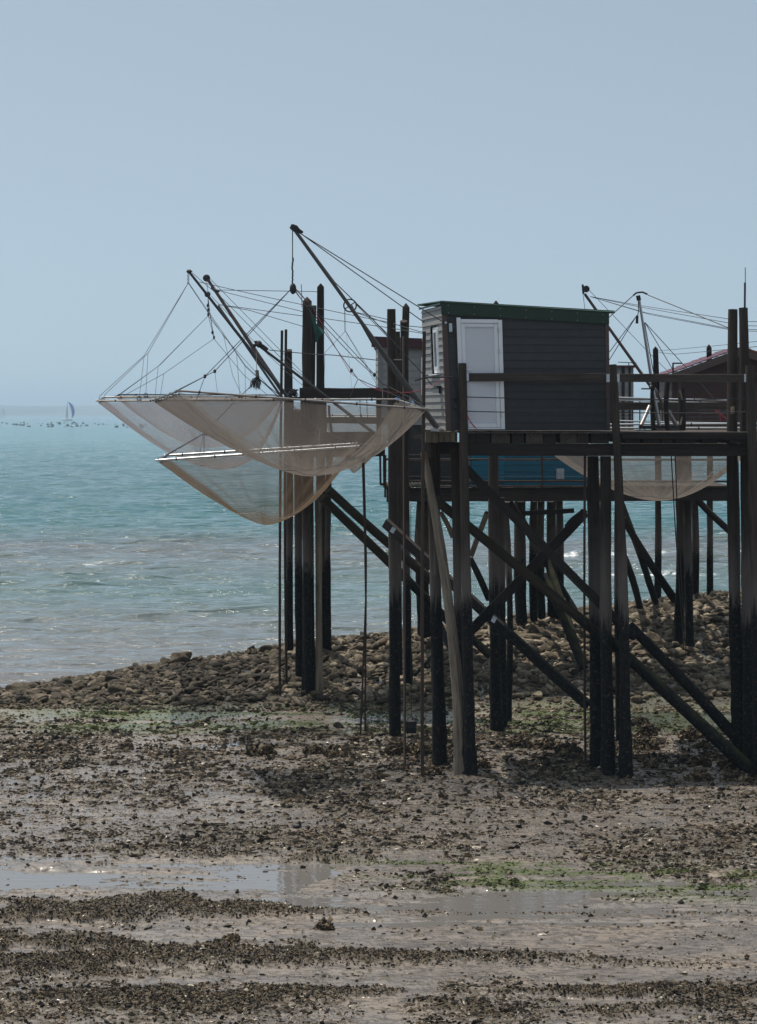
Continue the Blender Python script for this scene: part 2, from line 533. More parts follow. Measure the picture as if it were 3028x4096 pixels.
def groundz(x, y):
    x = np.asarray(x, float); y = np.asarray(y, float)
    m, hh = bedmask(x, y)
    z = flatz(x, y)
    z = z + hh * (0.55 + 0.75 * fbm(x * 3, y * 3, 12, 3)) + m * (fbm(x * 8, y * 7, 14, 4) - 0.45) * 0.10 + lumps(x, y)[1]
    z = np.where(y > YB - 0.5, np.maximum(z * sstep(YB + 2, YB, y), -9) + bankz(x, np.maximum(y, YB)), z)
    return z

def grid(xs2, ys):
    """xs2(y)-> row of x; ys list"""
    rows = [xs2(y) for y in ys]
    nx = len(rows[0])
    X = np.array(rows); Y = np.repeat(np.array(ys)[:, None], nx, 1)
    idx = np.arange(X.size).reshape(X.shape)
    q = np.stack([idx[:-1, :-1], idx[:-1, 1:], idx[1:, 1:], idx[1:, :-1]], -1).reshape(-1, 4)
    return X, Y, q

ys = list(np.arange(-30, 24, 3.0)) + list(np.exp(np.linspace(math.log(24.0), math.log(58), 1150))) + list(np.linspace(58.2, 80, 60))
tt = np.linspace(-1, 1, 900); tx = np.sign(tt) * (np.abs(tt) * 0.80 + 0.2 * np.abs(tt) ** 5)
X, Y, q = grid(lambda y: tx * (0.205 * max(y, 24) + 2.5) / 0.80 , ys)
Z = groundz(X, np.maximum(Y, 20.0))
X[:, 0] = -900; X[:, -1] = 900
bm_, _ = bedmask(X, np.maximum(Y, 20.0))
gr_ = green(X, np.maximum(Y, 20.0)); sp_ = speck(X, np.maximum(Y, 20.0)) * (Y > 20)
lm_ = lumps(X, np.maximum(Y, 20.0))[0] * (Y > 20) * (Y < 56)
bank_ = sstep(YB - 0.6, YB + 1.0, Y + (fbm(X, Y, 3, 3) - .5) * 2)

k = NT('wet_mud')
pos = k.pos()
bed = k.attr('bed').outputs['Fac']; grn = k.attr('green').outputs['Fac']; spk = k.attr('speck').outputs['Fac']; bnk = k.attr('bank').outputs['Fac']
n1 = k.noise(k.mapping(pos, (0.5, 0.9, 1)), 1.0, 5, 0.6)
n2 = k.noise(k.mapping(pos, (5, 9, 7)), 1.0, 7, 0.74)
n3 = k.noise(k.mapping(pos, (26, 30, 30)), 1.0, 4, 0.6)
col = k.ramp(n1, [(0.30, (0.122, 0.102, 0.092)), (0.52, (0.168, 0.138, 0.116)), (0.72, (0.225, 0.172, 0.122))])
col = k.mix(k.ramp(n2, [(0.42, 0.9), (0.53, 0.0)]), col, (0.045, 0.036, 0.030))
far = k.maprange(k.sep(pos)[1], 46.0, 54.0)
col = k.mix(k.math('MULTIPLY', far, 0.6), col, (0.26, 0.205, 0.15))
lmp = k.attr('lump').outputs['Fac']
shell = k.ramp(n3, [(0.30, (0.012, 0.010, 0.008)), (0.50, (0.050, 0.038, 0.024)), (0.66, (0.105, 0.080, 0.050)), (0.8, (0.20, 0.165, 0.12))])  # black hollows and tan tops: crevice shade and highlights painted into the shell colour
dk = k.math('MAXIMUM', lmp, k.math('MULTIPLY', bed, 0.85))
col = k.mix(dk, col, shell)
gmx = k.math('MULTIPLY', grn, k.ramp(n2, [(0.36, 0.30), (0.54, 0.95)]))
col = k.mix(gmx, col, k.mix(n3, (0.026, 0.046, 0.006), (0.092, 0.112, 0.020)))
col = k.mix(bnk, col, (0.05, 0.042, 0.032))  # dark underlay painted so the gaps between bank stones look shaded
rgh = k.ramp(n1, [(0.35, 0.30), (0.65, 0.55)])
rgh = k.math('ADD', rgh, k.math('MULTIPLY', k.math('MAXIMUM', bnk, dk), 0.35), clamp=True)
coat = k.math('MULTIPLY', k.math('SUBTRACT', 1.0, k.math('MAXIMUM', dk, k.math('MULTIPLY', bed, 8.0)), clamp=True), 0.42)
hb = k.math('ADD', k.math('MULTIPLY', n2, 0.8), k.math('MULTIPLY', n3, 0.5))
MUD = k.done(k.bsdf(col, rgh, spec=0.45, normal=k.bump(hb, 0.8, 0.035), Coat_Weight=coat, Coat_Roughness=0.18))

V = np.stack([X.ravel(), Y.ravel(), Z.ravel()], 1)
ground = link('tidal_flat', mesh_np('tidal_flat', V, q, MUD, True,
      {'bed': bm_.ravel(), 'green': gr_.ravel(), 'speck': sp_.ravel(), 'lump': lm_.ravel(), 'bank': bank_.ravel()}))
tag(ground, 'wet grey brown mud flat at low tide', None, None, 'structure')

# shallow tide pools: one water sheet a few millimetres above the lowest mud
k = NT('pool_water')
pos = k.pos()
w1 = k.noise(k.mapping(pos, (3, 9, 1)), 1.0, 3, 0.5); w2 = k.noise(k.mapping(pos, (0.8, 3.0, 1)), 1.0, 2, 0.5)
POOL = k.done(k.bsdf((0.140, 0.130, 0.122), 0.03, spec=0.5, normal=k.bump(k.math('ADD', w1, w2), 0.18, 0.02), IOR=1.45))
xs = np.linspace(-14, 14, 3); yy = np.linspace(24, 54.6, 3)
Xp, Yp, qp = grid(lambda y: xs, yy)
pool = link('pool_water', mesh_np('pool_water', np.stack([Xp.ravel(), Yp.ravel(), np.full(Xp.size, WATER_Z + 0.006)], 1), qp, POOL, True))
tag(pool, 'shallow tide pools mirroring the sky', None, None, 'structure')

# ------------------------------------------------------------------ sea
SEA_Z = -0.06
def waves(x, y):
    r = np.random.default_rng(11)
    z = np.zeros_like(x)
    att = 1.0
    for i in range(46):
        lam = 0.42 * (4.6 / 0.42) ** (i / 45.0)
        kk = 2 * math.pi / lam
        th = r.normal(-0.5 * math.pi - 0.25, 0.55)
        amp = 0.0082 * lam ** 0.80
        ph = r.uniform(0, 6.28)
        wob = 1.3 * np.sin(x / (lam * 7) + ph * 3) + 1.1 * np.sin(y / (lam * 9) - ph)
        # fade out waves the grid can no longer carry
        fade = np.clip((lam - 0.0045 * y) / (0.004 * y), 0, 1)
        z += amp * fade * np.sin(kk * (math.cos(th) * x + math.sin(th) * y) + ph + wob)
    grp = 0.35 + 1.3 * fbm(x * 0.10, y * 0.07, 21, 4)
    z = z * grp
    return z * (0.55 + 0.45 * sstep(60, 150, y))
ys = list(np.exp(np.linspace(math.log(55.5), math.log(620), 1050))) + list(np.exp(np.linspace(math.log(630), math.log(9300), 60)))
tt = np.linspace(-1, 1, 420)
X, Y, q = grid(lambda y: tt * (0.185 * y + 7), ys)
Z = waves(X, Y) * sstep(2500, 400, Y) + SEA_Z
# two low breaking crests on the right, over the shoal
for yc, h, w in ((104.0, 0.20, 1.1), (116.0, 0.26, 1.3)):
    yl = yc + 2.5 * (fbm(X * 0.12, X * 0 + yc, 5, 3) - .5) * 2
    Z += h * np.exp(-((Y - yl) / w) ** 2) * sstep(5.2, 9.5, X) * (0.4 + 0.9 * fbm(X * 0.5, X * 0 + yc, 8, 3))
foam = np.zeros_like(X)
for yc in (100.5, 103.0, 115.2):
    yl = yc + 2.5 * (fbm(X * 0.12, X * 0 + yc, 5, 3) - .5) * 2
    foam = np.maximum(foam, np.exp(-((Y - yl) / 0.9) ** 2) * sstep(6.0, 9.5, X) * sstep(0.40, 0.62, fbm(X * 0.8, Y * 0.7, 4, 4)) * 1.3)
foam = np.maximum(foam, np.exp(-((Y - 109.0) / 0.7) ** 2 - ((X + 13.0) / 0.7) ** 2) * sstep(0.4, 0.6, fbm(X * 2.2, Y * 1.5, 4, 4)))
k = NT('sea_water')
pos = k.pos(); xyz = k.sep(pos)
lg = k.math('LOGARITHM', xyz[1], 10.0)
wn_ = k.noise(k.mapping(pos, (0.02, 0.035, 1)), 1.0, 4, 0.6)
wn2 = k.noise(k.mapping(pos, (0.09, 0.25, 1)), 1.0, 4, 0.65)
lg = k.math('ADD', lg, k.math('MULTIPLY', k.math('SUBTRACT', wn_, 0.5), 0.10))
lg = k.math('ADD', lg, k.math('MULTIPLY', k.math('SUBTRACT', wn2, 0.5), 0.09))
f = k.maprange(lg, 1.74, 3.6)
def lp(y): return (math.log10(y) - 1.74) / (3.6 - 1.74)
col = k.ramp(f, [(lp(56), (0.135, 0.122, 0.118)), (lp(78), (0.092, 0.110, 0.108)), (lp(92), (0.058, 0.110, 0.108)), (lp(104), (0.072, 0.108, 0.107)),
                 (lp(122), (0.082, 0.092, 0.094)), (lp(148), (0.015, 0.095, 0.102)), (lp(260), (0.014, 0.092, 0.110)), (lp(800), (0.04, 0.17, 0.20)), (lp(3500), (0.09, 0.22, 0.26))])  # farthest stops are paler: distance haze put into the water colour
fo = k.attr('foam').outputs['Fac']
fn = k.noise(pos, 4.0, 5, 0.7)
ff = k.math('MULTIPLY', fo, k.ramp(fn, [(0.42, 0.0), (0.55, 1.0)]), clamp=True)
col = k.mix(ff, col, (0.75, 0.77, 0.78))
r1 = k.noise(k.mapping(pos, (3.2, 5.0, 1)), 1.0, 4, 0.6)
r2 = k.noise(k.mapping(pos, (0.50, 1.3, 1)), 1.0, 3, 0.6)
r3 = k.noise(k.mapping(pos, (0.10, 0.34, 1)), 1.0, 3, 0.6)
hh = k.math('ADD', k.math('MULTIPLY', r1, 0.07), k.math('MULTIPLY', r2, 0.48))
hh = k.math('ADD', hh, k.math('MULTIPLY', r3, 1.5))
rgh = k.math('ADD', 0.085, k.math('MULTIPLY', ff, 0.5))
SEA = k.done(k.bsdf(col, rgh, spec=0.5, normal=k.bump(hh, 1.0, 1.0), IOR=1.40))
sea = link('sea_water', mesh_np('sea_water', np.stack([X.ravel(), Y.ravel(), Z.ravel()], 1), q, SEA, True, {'foam': foam.ravel()}))
tag(sea, 'turquoise sea turning grey brown towards the shore', None, None, 'structure')
Xb, Yb, qb = grid(lambda y: np.linspace(-2500, 2500, 3), [56.0, 9400.0])
bed = link('sea_bed', mesh_np('sea_bed', np.stack([Xb.ravel(), Yb.ravel(), np.full(Xb.size, SEA_Z - 0.62)], 1), qb, SEA, True, {'foam': np.zeros(Xb.size)}))
tag(bed, 'deeper water beyond the waves', None, None, 'structure')

# distant coast
k = NT('far_land')
LAND = k.done(k.bsdf(k.ramp(k.noise(k.mapping(k.pos(), (0.003, 0.003, 0.02)), 1.0, 4, 0.6), [(0.4, (0.045, 0.06, 0.045)), (0.6, (0.16, 0.15, 0.12))]), 0.9, spec=0.1))
xs = np.linspace(-2400, 2400, 500); ysl = np.array([8700.0, 8760, 8860, 9000, 9200])
Xl, Yl, ql = grid(lambda y: xs, ysl)
hl = 30 + 9 * fbm(xs * 0.004, xs * 0, 3, 4) + 5 * fbm(xs * 0.03, xs * 0, 6, 3)
Zl = np.stack([xs * 0 - 1, hl * 0.30, hl * 0.62, hl, xs * 0 - 1])
coast = link('distant_coast', mesh_np('distant_coast', np.stack([Xl.ravel(), Yl.ravel(), Zl.ravel()], 1), ql, LAND, True))
tag(coast, 'low hazy coastline on the horizon', None, None, 'structure')

# ------------------------------------------------------------------ stones
def ico(sub):
    import bmesh
    b = bmesh.new(); bmesh.ops.create_icosphere(b, subdivisions=sub, radius=1.0)
    v = np.array([x.co[:] for x in b.verts]); f = np.array([[l.index for l in x.verts] for x in b.faces]); b.free()
    return v, f
def rockshapes(sub, count, jag, flat, seed, cuts=9):
    base, f = ico(sub); r = np.random.default_rng(seed); out = []
    for i in range(count):
        v = base.copy()
        for _ in range(cuts):     # planar facets, as on broken and rolled stone
            nrm = r.normal(size=3); nrm /= np.linalg.norm(nrm); d = r.uniform(0.55, 0.9)
            dd = v @ nrm - d
            v = v - np.where(dd > 0, dd * 0.85, 0)[:, None] * nrm
        for _ in range(5):
            w = r.normal(size=3) * 2.2; ph = r.uniform(0, 6.28)
            v = v * (1 + jag * np.sin(base @ w + ph))[:, None]
        v = v * (1 + r.uniform(-jag, jag, len(v)) * 0.35)[:, None]
        v = v * np.array([1.0, r.uniform(0.6, 0.9), r.uniform(flat - 0.12, flat + 0.15)])
        out.append(v)
    return out, f
def scatter(name, shapes, f, pos, scale, rot, mat, attrs=None, tilt=0.25, stretch=None, smooth=True, seed=1):
    """many small stones merged in one mesh"""
    r = np.random.default_rng(seed); N = len(pos); nv = len(shapes[0])
    Vs = np.array(shapes)[r.integers(0, len(shapes), N)]
    c, s = np.cos(rot)[:, None], np.sin(rot)[:, None]
    x, y, z = Vs[:, :, 0], Vs[:, :, 1], Vs[:, :, 2]
    if stretch is not None: x = x * stretch[:, None]
    tx = r.normal(0, tilt, N)[:, None]; ty = r.normal(0, tilt, N)[:, None]
    y, z = y * np.cos(tx) - z * np.sin(tx), y * np.sin(tx) + z * np.cos(tx)
    x, z = x * np.cos(ty) + z * np.sin(ty), -x * np.sin(ty) + z * np.cos(ty)
    x, y = x * c - y * s, x * s + y * c
    V = np.stack([x, y, z], -1) * scale[:, None, None] + pos[:, None, :]
    Fc = (f[None] + (np.arange(N) * nv)[:, None, None]).reshape(-1, f.shape[1])
    at = {kk: np.repeat(a, nv, 0) for kk, a in (attrs or {}).items()}
    return link(name, mesh_np(name, V.reshape(-1, 3), Fc, mat, smooth, at))

def stone_mat(name, rnd_from_object):
    k = NT(name)
    if rnd_from_object:
        oi = k.n('ObjectInfo'); rnd = oi.outputs['Random']; wetf = k.math('SUBTRACT', 1.0, k.maprange(k.sep(oi.outputs['Location'])[0], -4.0, 1.0))
    else:
        rnd = k.attr('rnd').outputs['Fac']; wetf = k.attr('wet').outputs['Fac']
    n1 = k.noise(k.pos(), 6.0, 5, 0.65); n2 = k.noise(k.pos(), 34.0, 5, 0.7)
    dry = k.ramp(rnd, [(0.0, (0.060, 0.044, 0.028)), (0.35, (0.15, 0.112, 0.072)), (0.75, (0.28, 0.22, 0.15)), (1.0, (0.50, 0.42, 0.32))])
    wet = k.ramp(rnd, [(0.0, (0.030, 0.023, 0.016)), (0.6, (0.095, 0.070, 0.046)), (1.0, (0.26, 0.205, 0.145))])
    col = k.mix(wetf, dry, wet)
    col = k.mix(k.ramp(n1, [(0.45, 0.0), (0.62, 0.65)]), col, (0.045, 0.038, 0.025))
    col = k.mix(k.ramp(k.noise(k.pos(), 1.7, 4, 0.6), [(0.56, 0.0), (0.68, 0.45)]), col, (0.085, 0.08, 0.03))
    col = k.mix(k.ramp(n2, [(0.5, 0.0), (0.7, 0.5)]), col, (0.03, 0.026, 0.02))  # fine dark flecks painted as shade in small cavities of the stone
    return k.done(k.bsdf(col, 0.75, spec=0.3, normal=k.bump(k.math('ADD', n1, n2), 1.0, 0.05)))
STONE = stone_mat('bank_stone', False); STONE_OBJ = stone_mat('bank_boulder', True)

shp, fI = rockshapes(2, 22, 0.11, 0.56, 3, 12)
shpB, fB = rockshapes(3, 14, 0.10, 0.55, 4, 16)
r = np.random.default_rng(5)
N = 16000
xx = r.uniform(-13, 16, N); t_ = r.uniform(-0.10, 1.18, N)
yc = np.interp(xx, CX, CYY); yy = YB + t_ * (yc - YB)
zz = groundz(xx, yy)
size = 0.045 + 0.10 * r.random(N) ** 2.4 + 0.03 * np.clip(t_, 0, 1) * (1 + 0.6 * (xx > 2))
size *= np.where(xx < -3, 0.9, 1.05)
size *= np.where(t_ < 0.06, 0.6, 1.0)
keep = zz > -0.12
xx, yy, zz, size, t_ = xx[keep], yy[keep], zz[keep], size[keep], t_[keep]
pos3 = np.stack([xx, yy, zz + size * r.uniform(0.0, 0.45, len(xx))], 1)
rn = r.random(len(xx)); wet_ = np.clip(sstep(1.0, -4.0, xx) + sstep(0.85, 1.1, t_) * 0.8, 0, 1)
st = scatter('stone_rubble', shp, fI, pos3, size, r.uniform(0, 6.28, len(xx)), STONE, {'rnd': rn, 'wet': wet_}, 0.32, r.uniform(0.9, 1.7, len(xx)))
tag(st, 'countless rounded stones heaped along the bank', 'stones', None, 'stuff')
# the boulders that show largest, each an object
bmesh_ = [mesh_np('boulder', v, fB, STONE_OBJ, True) for v in shpB]
def boulder(x, y, sc, label, group, lift=0.25, sx=1.0, name='boulder'):
    z = float(groundz(np.array([x]), np.array([y]))[0])
    o = bpy.data.objects.new(name, bmesh_[random.randrange(len(bmesh_))])
    o.location = (x, y, z + sc * lift)
    o.scale = (sc * sx, sc, sc)
    o.rotation_euler = (random.gauss(0, .2), random.gauss(0, .2), random.uniform(-0.5, 0.5) + random.choice((0, math.pi)))
    COL.objects.link(o)
    return tag(o, label, 'boulder', group)
nb = 0
while nb < 290:
    x = random.uniform(-9.5, 12.0); t = random.uniform(0.02, 1.03)
    yc_ = float(np.interp(x, CX, CYY)); y = YB + t * (yc_ - YB)
    if float(bankz(np.array([x]), np.array([y]))[0]) < 0.03: continue
    boulder(x, y, random.uniform(0.13, 0.20) * (1.15 if x > 2 and t > .5 else 1.0), 'rounded weathered boulder lying among many on the stone bank', 'boulders on the stone bank',
            lift=random.uniform(0.25, 0.6), sx=random.uniform(1.0, 1.5))
    nb += 1
def at_px(u, v, zc):  # crest boulders
    y = YG(v, zc); return (u - 1514) * y / F, y
bx, by = (722 - 1514) * 60.3 / F, 60.3
for u_, v_, w_, lb_ in ((2700, 2268, 60, 'low black reef awash in the surf, the left one'), (2920, 2272, 75, 'low black reef awash in the surf near the right edge')):
    y_ = YG(v_); o = bpy.data.objects.new('reef_rock', bmesh_[1 if u_ < 2800 else 4]); o.location = ((u_ - 1514) * y_ / F, y_, SEA_Z + 0.02)
    o.scale = (w_ * y_ / F, 0.5, 0.16); COL.objects.link(o); tag(o, lb_, 'rock')
boulder(bx, by, 0.27, 'large dark boulder standing above the left crest of the stone bank', None, 0.55, 1.15)

# ------------------------------------------------------------------ mussel and oyster clumps on the flat
k = NT('mussel_clump')
rnd = k.attr('rnd').outputs['Fac']
gf = k.attr('green').outputs['Fac']
n1 = k.noise(k.pos(), 60, 4, 0.6)
c = k.ramp(rnd, [(0.0, (0.009, 0.008, 0.007)), (0.40, (0.034, 0.024, 0.014)), (0.70, (0.105, 0.072, 0.040)), (0.90, (0.19, 0.145, 0.09)), (1.0, (0.50, 0.44, 0.35))])  # shell tones; the palest end is painted to stand in for glints
c = k.mix(gf, c, k.mix(n1, (0.016, 0.030, 0.005), (0.07, 0.088, 0.018)))
rg = k.math('MAXIMUM', k.ramp(rnd, [(0.80, 0.8), (0.86, 0.10)]), k.ramp(n1, [(0.4, 0.1), (0.6, 0.5)]))
CLUMP = k.done(k.bsdf(c, rg, spec=0.3, normal=k.bump(n1, 0.5, 0.01)))
cs, cf = rockshapes(1, 24, 0.30, 0.72, 9, 5)
def flat_samples(n, dens, seed, y0=26.2, y1=56, amp=1.0):
    r = np.random.default_rng(seed)
    # even in picture rows, so that the near and far flat are equally dense with detail
    v = r.uniform(HZ + EYE * F / y1, HZ + EYE * F / y0, n)
    y = EYE * F / (v - HZ)
    x = r.uniform(-1, 1, n) * (0.195 * y + 1.6)
    d = dens(x, y)
    kp = r.random(n) < d * amp
    return x[kp], y[kp], r
def bedd(x, y):
    m, _ = bedmask(x, y); return m
x, y, r = flat_samples(390000, bedd, 21, 26.2, 41)
sz = 0.006 + 0.014 * r.random(len(x)) ** 1.8
z = groundz(x, y) + sz * r.uniform(-0.3, 0.9, len(x))
rn = r.random(len(x)) ** 1.3 * (0.65 + 0.5 * fbm(x * 4, y * 4, 61, 2)); gg = green(x, y) * (r.random(len(x)) < 0.7) * 0.8
o = scatter('mussel_bed', cs, cf, np.stack([x, y, z], 1), sz, r.uniform(0, 6.28, len(x)), CLUMP, {'rnd': np.clip(rn, 0, 1), 'green': gg}, 0.6, r.uniform(0.8, 1.6, len(x)), False, 3)
tag(o, 'dark ragged banks of mussels and oysters crossing the near mud', 'mussels', None, 'stuff')
def sp2(x, y):
    return np.clip(speck(x, y), 0, 1.3) * (0.38 + 1.4 * sstep(0.42, 0.62, fbm(x * 3.5, y * 4.5, 83, 3))) * (1 - 0.5 * bedmask(x, y)[0])
x, y, r = flat_samples(800000, sp2, 22, amp=0.85)
sz = (0.005 + 0.030 * r.random(len(x)) ** (7.0 + 4.0 * sstep(46, 43, y))) * (y / 40) ** 1.1
z = groundz(x, y) + sz * 0.38
rn = r.random(len(x)) ** 1.7; gg = np.clip(green(x, y) * (r.random(len(x)) < 0.75), 0, 1)
o = scatter('shell_litter', cs, cf, np.stack([x, y, z], 1), sz, r.normal(0, 0.3, len(x)), CLUMP, {'rnd': rn, 'green': gg}, 0.22, r.uniform(0.9, 2.2, len(x)), False, 4)
tag(o, 'small dark clumps of shells and weed strewn over the mud', 'shells', None, 'stuff')
def gd(x, y): return green(x, y)
x, y, r = flat_samples(110000, gd, 23, amp=0.7)
sz = 0.006 + 0.016 * r.random(len(x)) ** 2
z = groundz(x, y) + sz * 0.15
o = scatter('green_seaweed', cs, cf, np.stack([x, y, z], 1), sz, r.normal(0, 0.4, len(x)), CLUMP, {'rnd': r.random(len(x)), 'green': np.ones(len(x))}, 0.3, r.uniform(1.2, 2.6, len(x)), True, 5)
tag(o, 'bright green seaweed in streaks on the mud', 'seaweed', None, 'stuff')

# larger oyster clumps that stand out one by one
def oyster_clump(u, v, w, h, label, name='oyster_clump'):
    y = YG(v); x = (u - 1514) * y / F; wm = w * y / F; hm = h * y / F
    z0 = float(groundz(np.array([x]), np.array([y]))[0]) 
    rr = np.random.default_rng(int(u * 7 + v)); n = int(120 + 900 * wm * hm * 4)
    a = rr.uniform(0, 6.28, n); q_ = np.sqrt(rr.random(n))
    px = np.cos(a) * q_ * wm / 2; py = np.sin(a) * q_ * wm / 2 * 0.7
    top = hm * 0.8 * np.sqrt(np.maximum(0, 1 - q_ ** 2)) * (0.7 + 0.6 * fbm(px * 9 + u, py * 9, 5, 2))
    pz = top * rr.uniform(0.2, 1.0, n)
    sz = rr.uniform(0.020, 0.045, n)
    o = scatter(name, cs, cf, np.stack([x + px, y + py, z0 + pz], 1), sz, rr.uniform(0, 6.28, n), CLUMP,
                {'rnd': rr.random(n) * 0.92, 'green': np.zeros(n)}, 0.9, rr.uniform(0.8, 1.5, n), False, int(u))
    return tag(o, label, 'oyster clump', 'large oyster clumps on the mud')
# ------------------------------------------------------------------ materials of the built things
W_DARK = wood('pile_wood', (0.014, 0.011, 0.011), (0.080, 0.062, 0.051), pale=(0.13, 0.112, 0.104))
W_BEAM = wood('beam_wood', (0.015, 0.012, 0.012), (0.050, 0.039, 0.034), tide=True)
W_MOSS = wood('mossy_brace_wood', (0.020, 0.016, 0.013), (0.068, 0.053, 0.038), moss=0.9)
W_RAIL = wood('rail_wood', (0.034, 0.027, 0.024), (0.11, 0.088, 0.075), tide=False)
W_PALE = wood('driftwood', (0.045, 0.036, 0.026), (0.40, 0.33, 0.26), moss=0.7, tide=False)
W_DECKM = wood('mossy_deck_wood', (0.07, 0.06, 0.04), (0.18, 0.15, 0.11), tide=False, moss=0.5)
M_GREYSIDE = paint('dark_grey_board', (0.034, 0.032, 0.034), 0.55, 0.5, 0.35, (0.060, 0.058, 0.056))
M_LIGHTSIDE = paint('pale_weathered_board', (0.25, 0.25, 0.25), 0.7, 0.12, 0.35, (0.16, 0.15, 0.14), 9)
M_PALESIDE = paint('pale_grey_board', (0.30, 0.29, 0.28), 0.6, 0.12, 0.2, (0.15, 0.14, 0.14))
M_BROWNTRIM = paint('brown_trim', (0.085, 0.055, 0.048), 0.6)
M_DARKRED = paint('dark_red_fascia', (0.060, 0.018, 0.022), 0.6)
M_REDSIDE = paint('dark_red_board', (0.060, 0.024, 0.020), 0.6, 0.3, 0.25)
M_TILE = paint('roof_tile', (0.36, 0.12, 0.075), 0.7, 0.4, 0.3, (0.12, 0.06, 0.05), 12)
M_REDROOF = paint('red_metal_roof', (0.11, 0.022, 0.038), 0.45)
M_BLUE = paint('blue_board', (0.004, 0.115, 0.18), 0.5, 0.2, 0.2, (0.004, 0.04, 0.08))
M_BLUE2 = paint('light_blue_board', (0.006, 0.16, 0.25), 0.5, 0.2, 0.2, (0.006, 0.07, 0.11))
M_GREEN = paint('green_metal_fascia', (0.007, 0.028, 0.015), 0.45, 0.05, 0.15)
M_GREENR = paint('green_corrugated_roof', (0.010, 0.050, 0.028), 0.4, 0.05, 0.2)
M_WHITE = paint('white_plastic', (0.74, 0.76, 0.80), 0.4, 0.03, 0.10, (0.5, 0.48, 0.45), 3)
M_DOOR = paint('white_door_panel', (0.60, 0.62, 0.68), 0.45, 0.03, 0.12, (0.42, 0.40, 0.40), 3)
M_STEEL = paint('galvanised_steel', (0.50, 0.52, 0.56), 0.32, 0.2, 0.3, (0.2, 0.19, 0.18), 12, 0.9)
M_BRIGHT = paint('polished_tube', (0.55, 0.55, 0.55), 0.30, 0.1, 0.12, (0.4, 0.36, 0.3), 12, 1.0)
M_TUBE = paint('dull_frame_tube', (0.30, 0.27, 0.25), 0.35, 0.2, 0.4, (0.06, 0.05, 0.05), 14, 0.8)
M_SPAR = paint('grey_spar', (0.065, 0.062, 0.062), 0.5, 0.2, 0.3, (0.05, 0.045, 0.04), 10, 0.2)
M_RUST = paint('rusty_steel', (0.050, 0.034, 0.026), 0.75, 0.3, 0.4, (0.10, 0.045, 0.025), 14)
M_BLACK = paint('black_iron', (0.022, 0.022, 0.026), 0.6, 0.2, 0.1)
M_ROPE = paint('dark_rope', (0.035, 0.035, 0.042), 0.85, 0.3, 0.1)
M_ROPEL = paint('pale_rope', (0.36, 0.33, 0.28), 0.85, 0.2, 0.2)
M_ROPER = paint('red_rope', (0.36, 0.035, 0.05), 0.8)
M_ROPEB = paint('blue_rope', (0.02, 0.14, 0.36), 0.8)
M_CLOTH = paint('green_netting', (0.02, 0.085, 0.07), 0.9, 0.2, 0.3, (0.02, 0.04, 0.04), 20)
k = NT('window_glass')
M_GLASS = k.done(k.bsdf((0.03, 0.035, 0.045), 0.08, spec=0.6))

def net_mat(name, col, a0, a1, scale=220.0):
    """fine knotted netting: thin threads, more closely packed to the eye where the net turns edge on"""
    k = NT(name)
    g = k.attr('grain').outputs['Vector']; dn = k.attr('tint').outputs['Fac']
    lw = k.n('LayerWeight'); lw.inputs['Blend'].default_value = 0.5
    face = k.math('POWER', lw.outputs['Facing'], 1.6)
    op = k.math('ADD', a0, k.math('MULTIPLY', face, a1))
    fold = k.noise(k.mapping(g, (34, 1.6, 1)), 1.0, 4, 0.6, 0.3)
    blot = k.noise(k.pos(), 2.4, 3, 0.6)
    op = k.math('MULTIPLY', op, k.math('ADD', 0.55, k.math('ADD', k.math('MULTIPLY', fold, 0.65), k.math('MULTIPLY', blot, 0.30))))
    op = k.math('ADD', op, k.math('MULTIPLY', dn, 0.45), clamp=True)
    def threads(ax, ay):
        sx = k.sep(k.mapping(g, (1, 1, 1)))
        q = k.math('ADD', k.math('MULTIPLY', sx[0], scale * ax), k.math('MULTIPLY', sx[1], scale * ay))
        return k.math('ABSOLUTE', k.math('SUBTRACT', k.math('FRACT', q), 0.5))
    th = k.math('MINIMUM', threads(1, 0.42), threads(1, -0.42))
    mesh = k.maprange(th, 0.10, 0.26, 1.8, 0.62)
    op = k.math('MULTIPLY', op, mesh, clamp=True)
    c = k.mix(fold, tuple(x * 0.7 for x in col), col)
    d = k.n('BsdfDiffuse'); k.l(c, d.inputs[0])
    tl = k.n('BsdfTranslucent'); k.l(c, tl.inputs[0])
    m1 = k.n('MixShader'); m1.inputs[0].default_value = 0.5; k.l(d.outputs[0], m1.inputs[1]); k.l(tl.outputs[0], m1.inputs[2])
    tr = k.n('BsdfTransparent')
    m2 = k.n('MixShader'); k.l(op, m2.inputs[0]); k.l(tr.outputs[0], m2.inputs[1]); k.l(m1.outputs[0], m2.inputs[2])
    return k.done(m2.outputs[0])
N_TAN = net_mat('tan_netting', (0.19, 0.165, 0.148), 0.19, 0.70)
N_PALE = net_mat('pale_netting', (0.30, 0.285, 0.30), 0.20, 0.44)
N_BROWN = net_mat('brown_netting', (0.165, 0.120, 0.085), 0.15, 0.70)

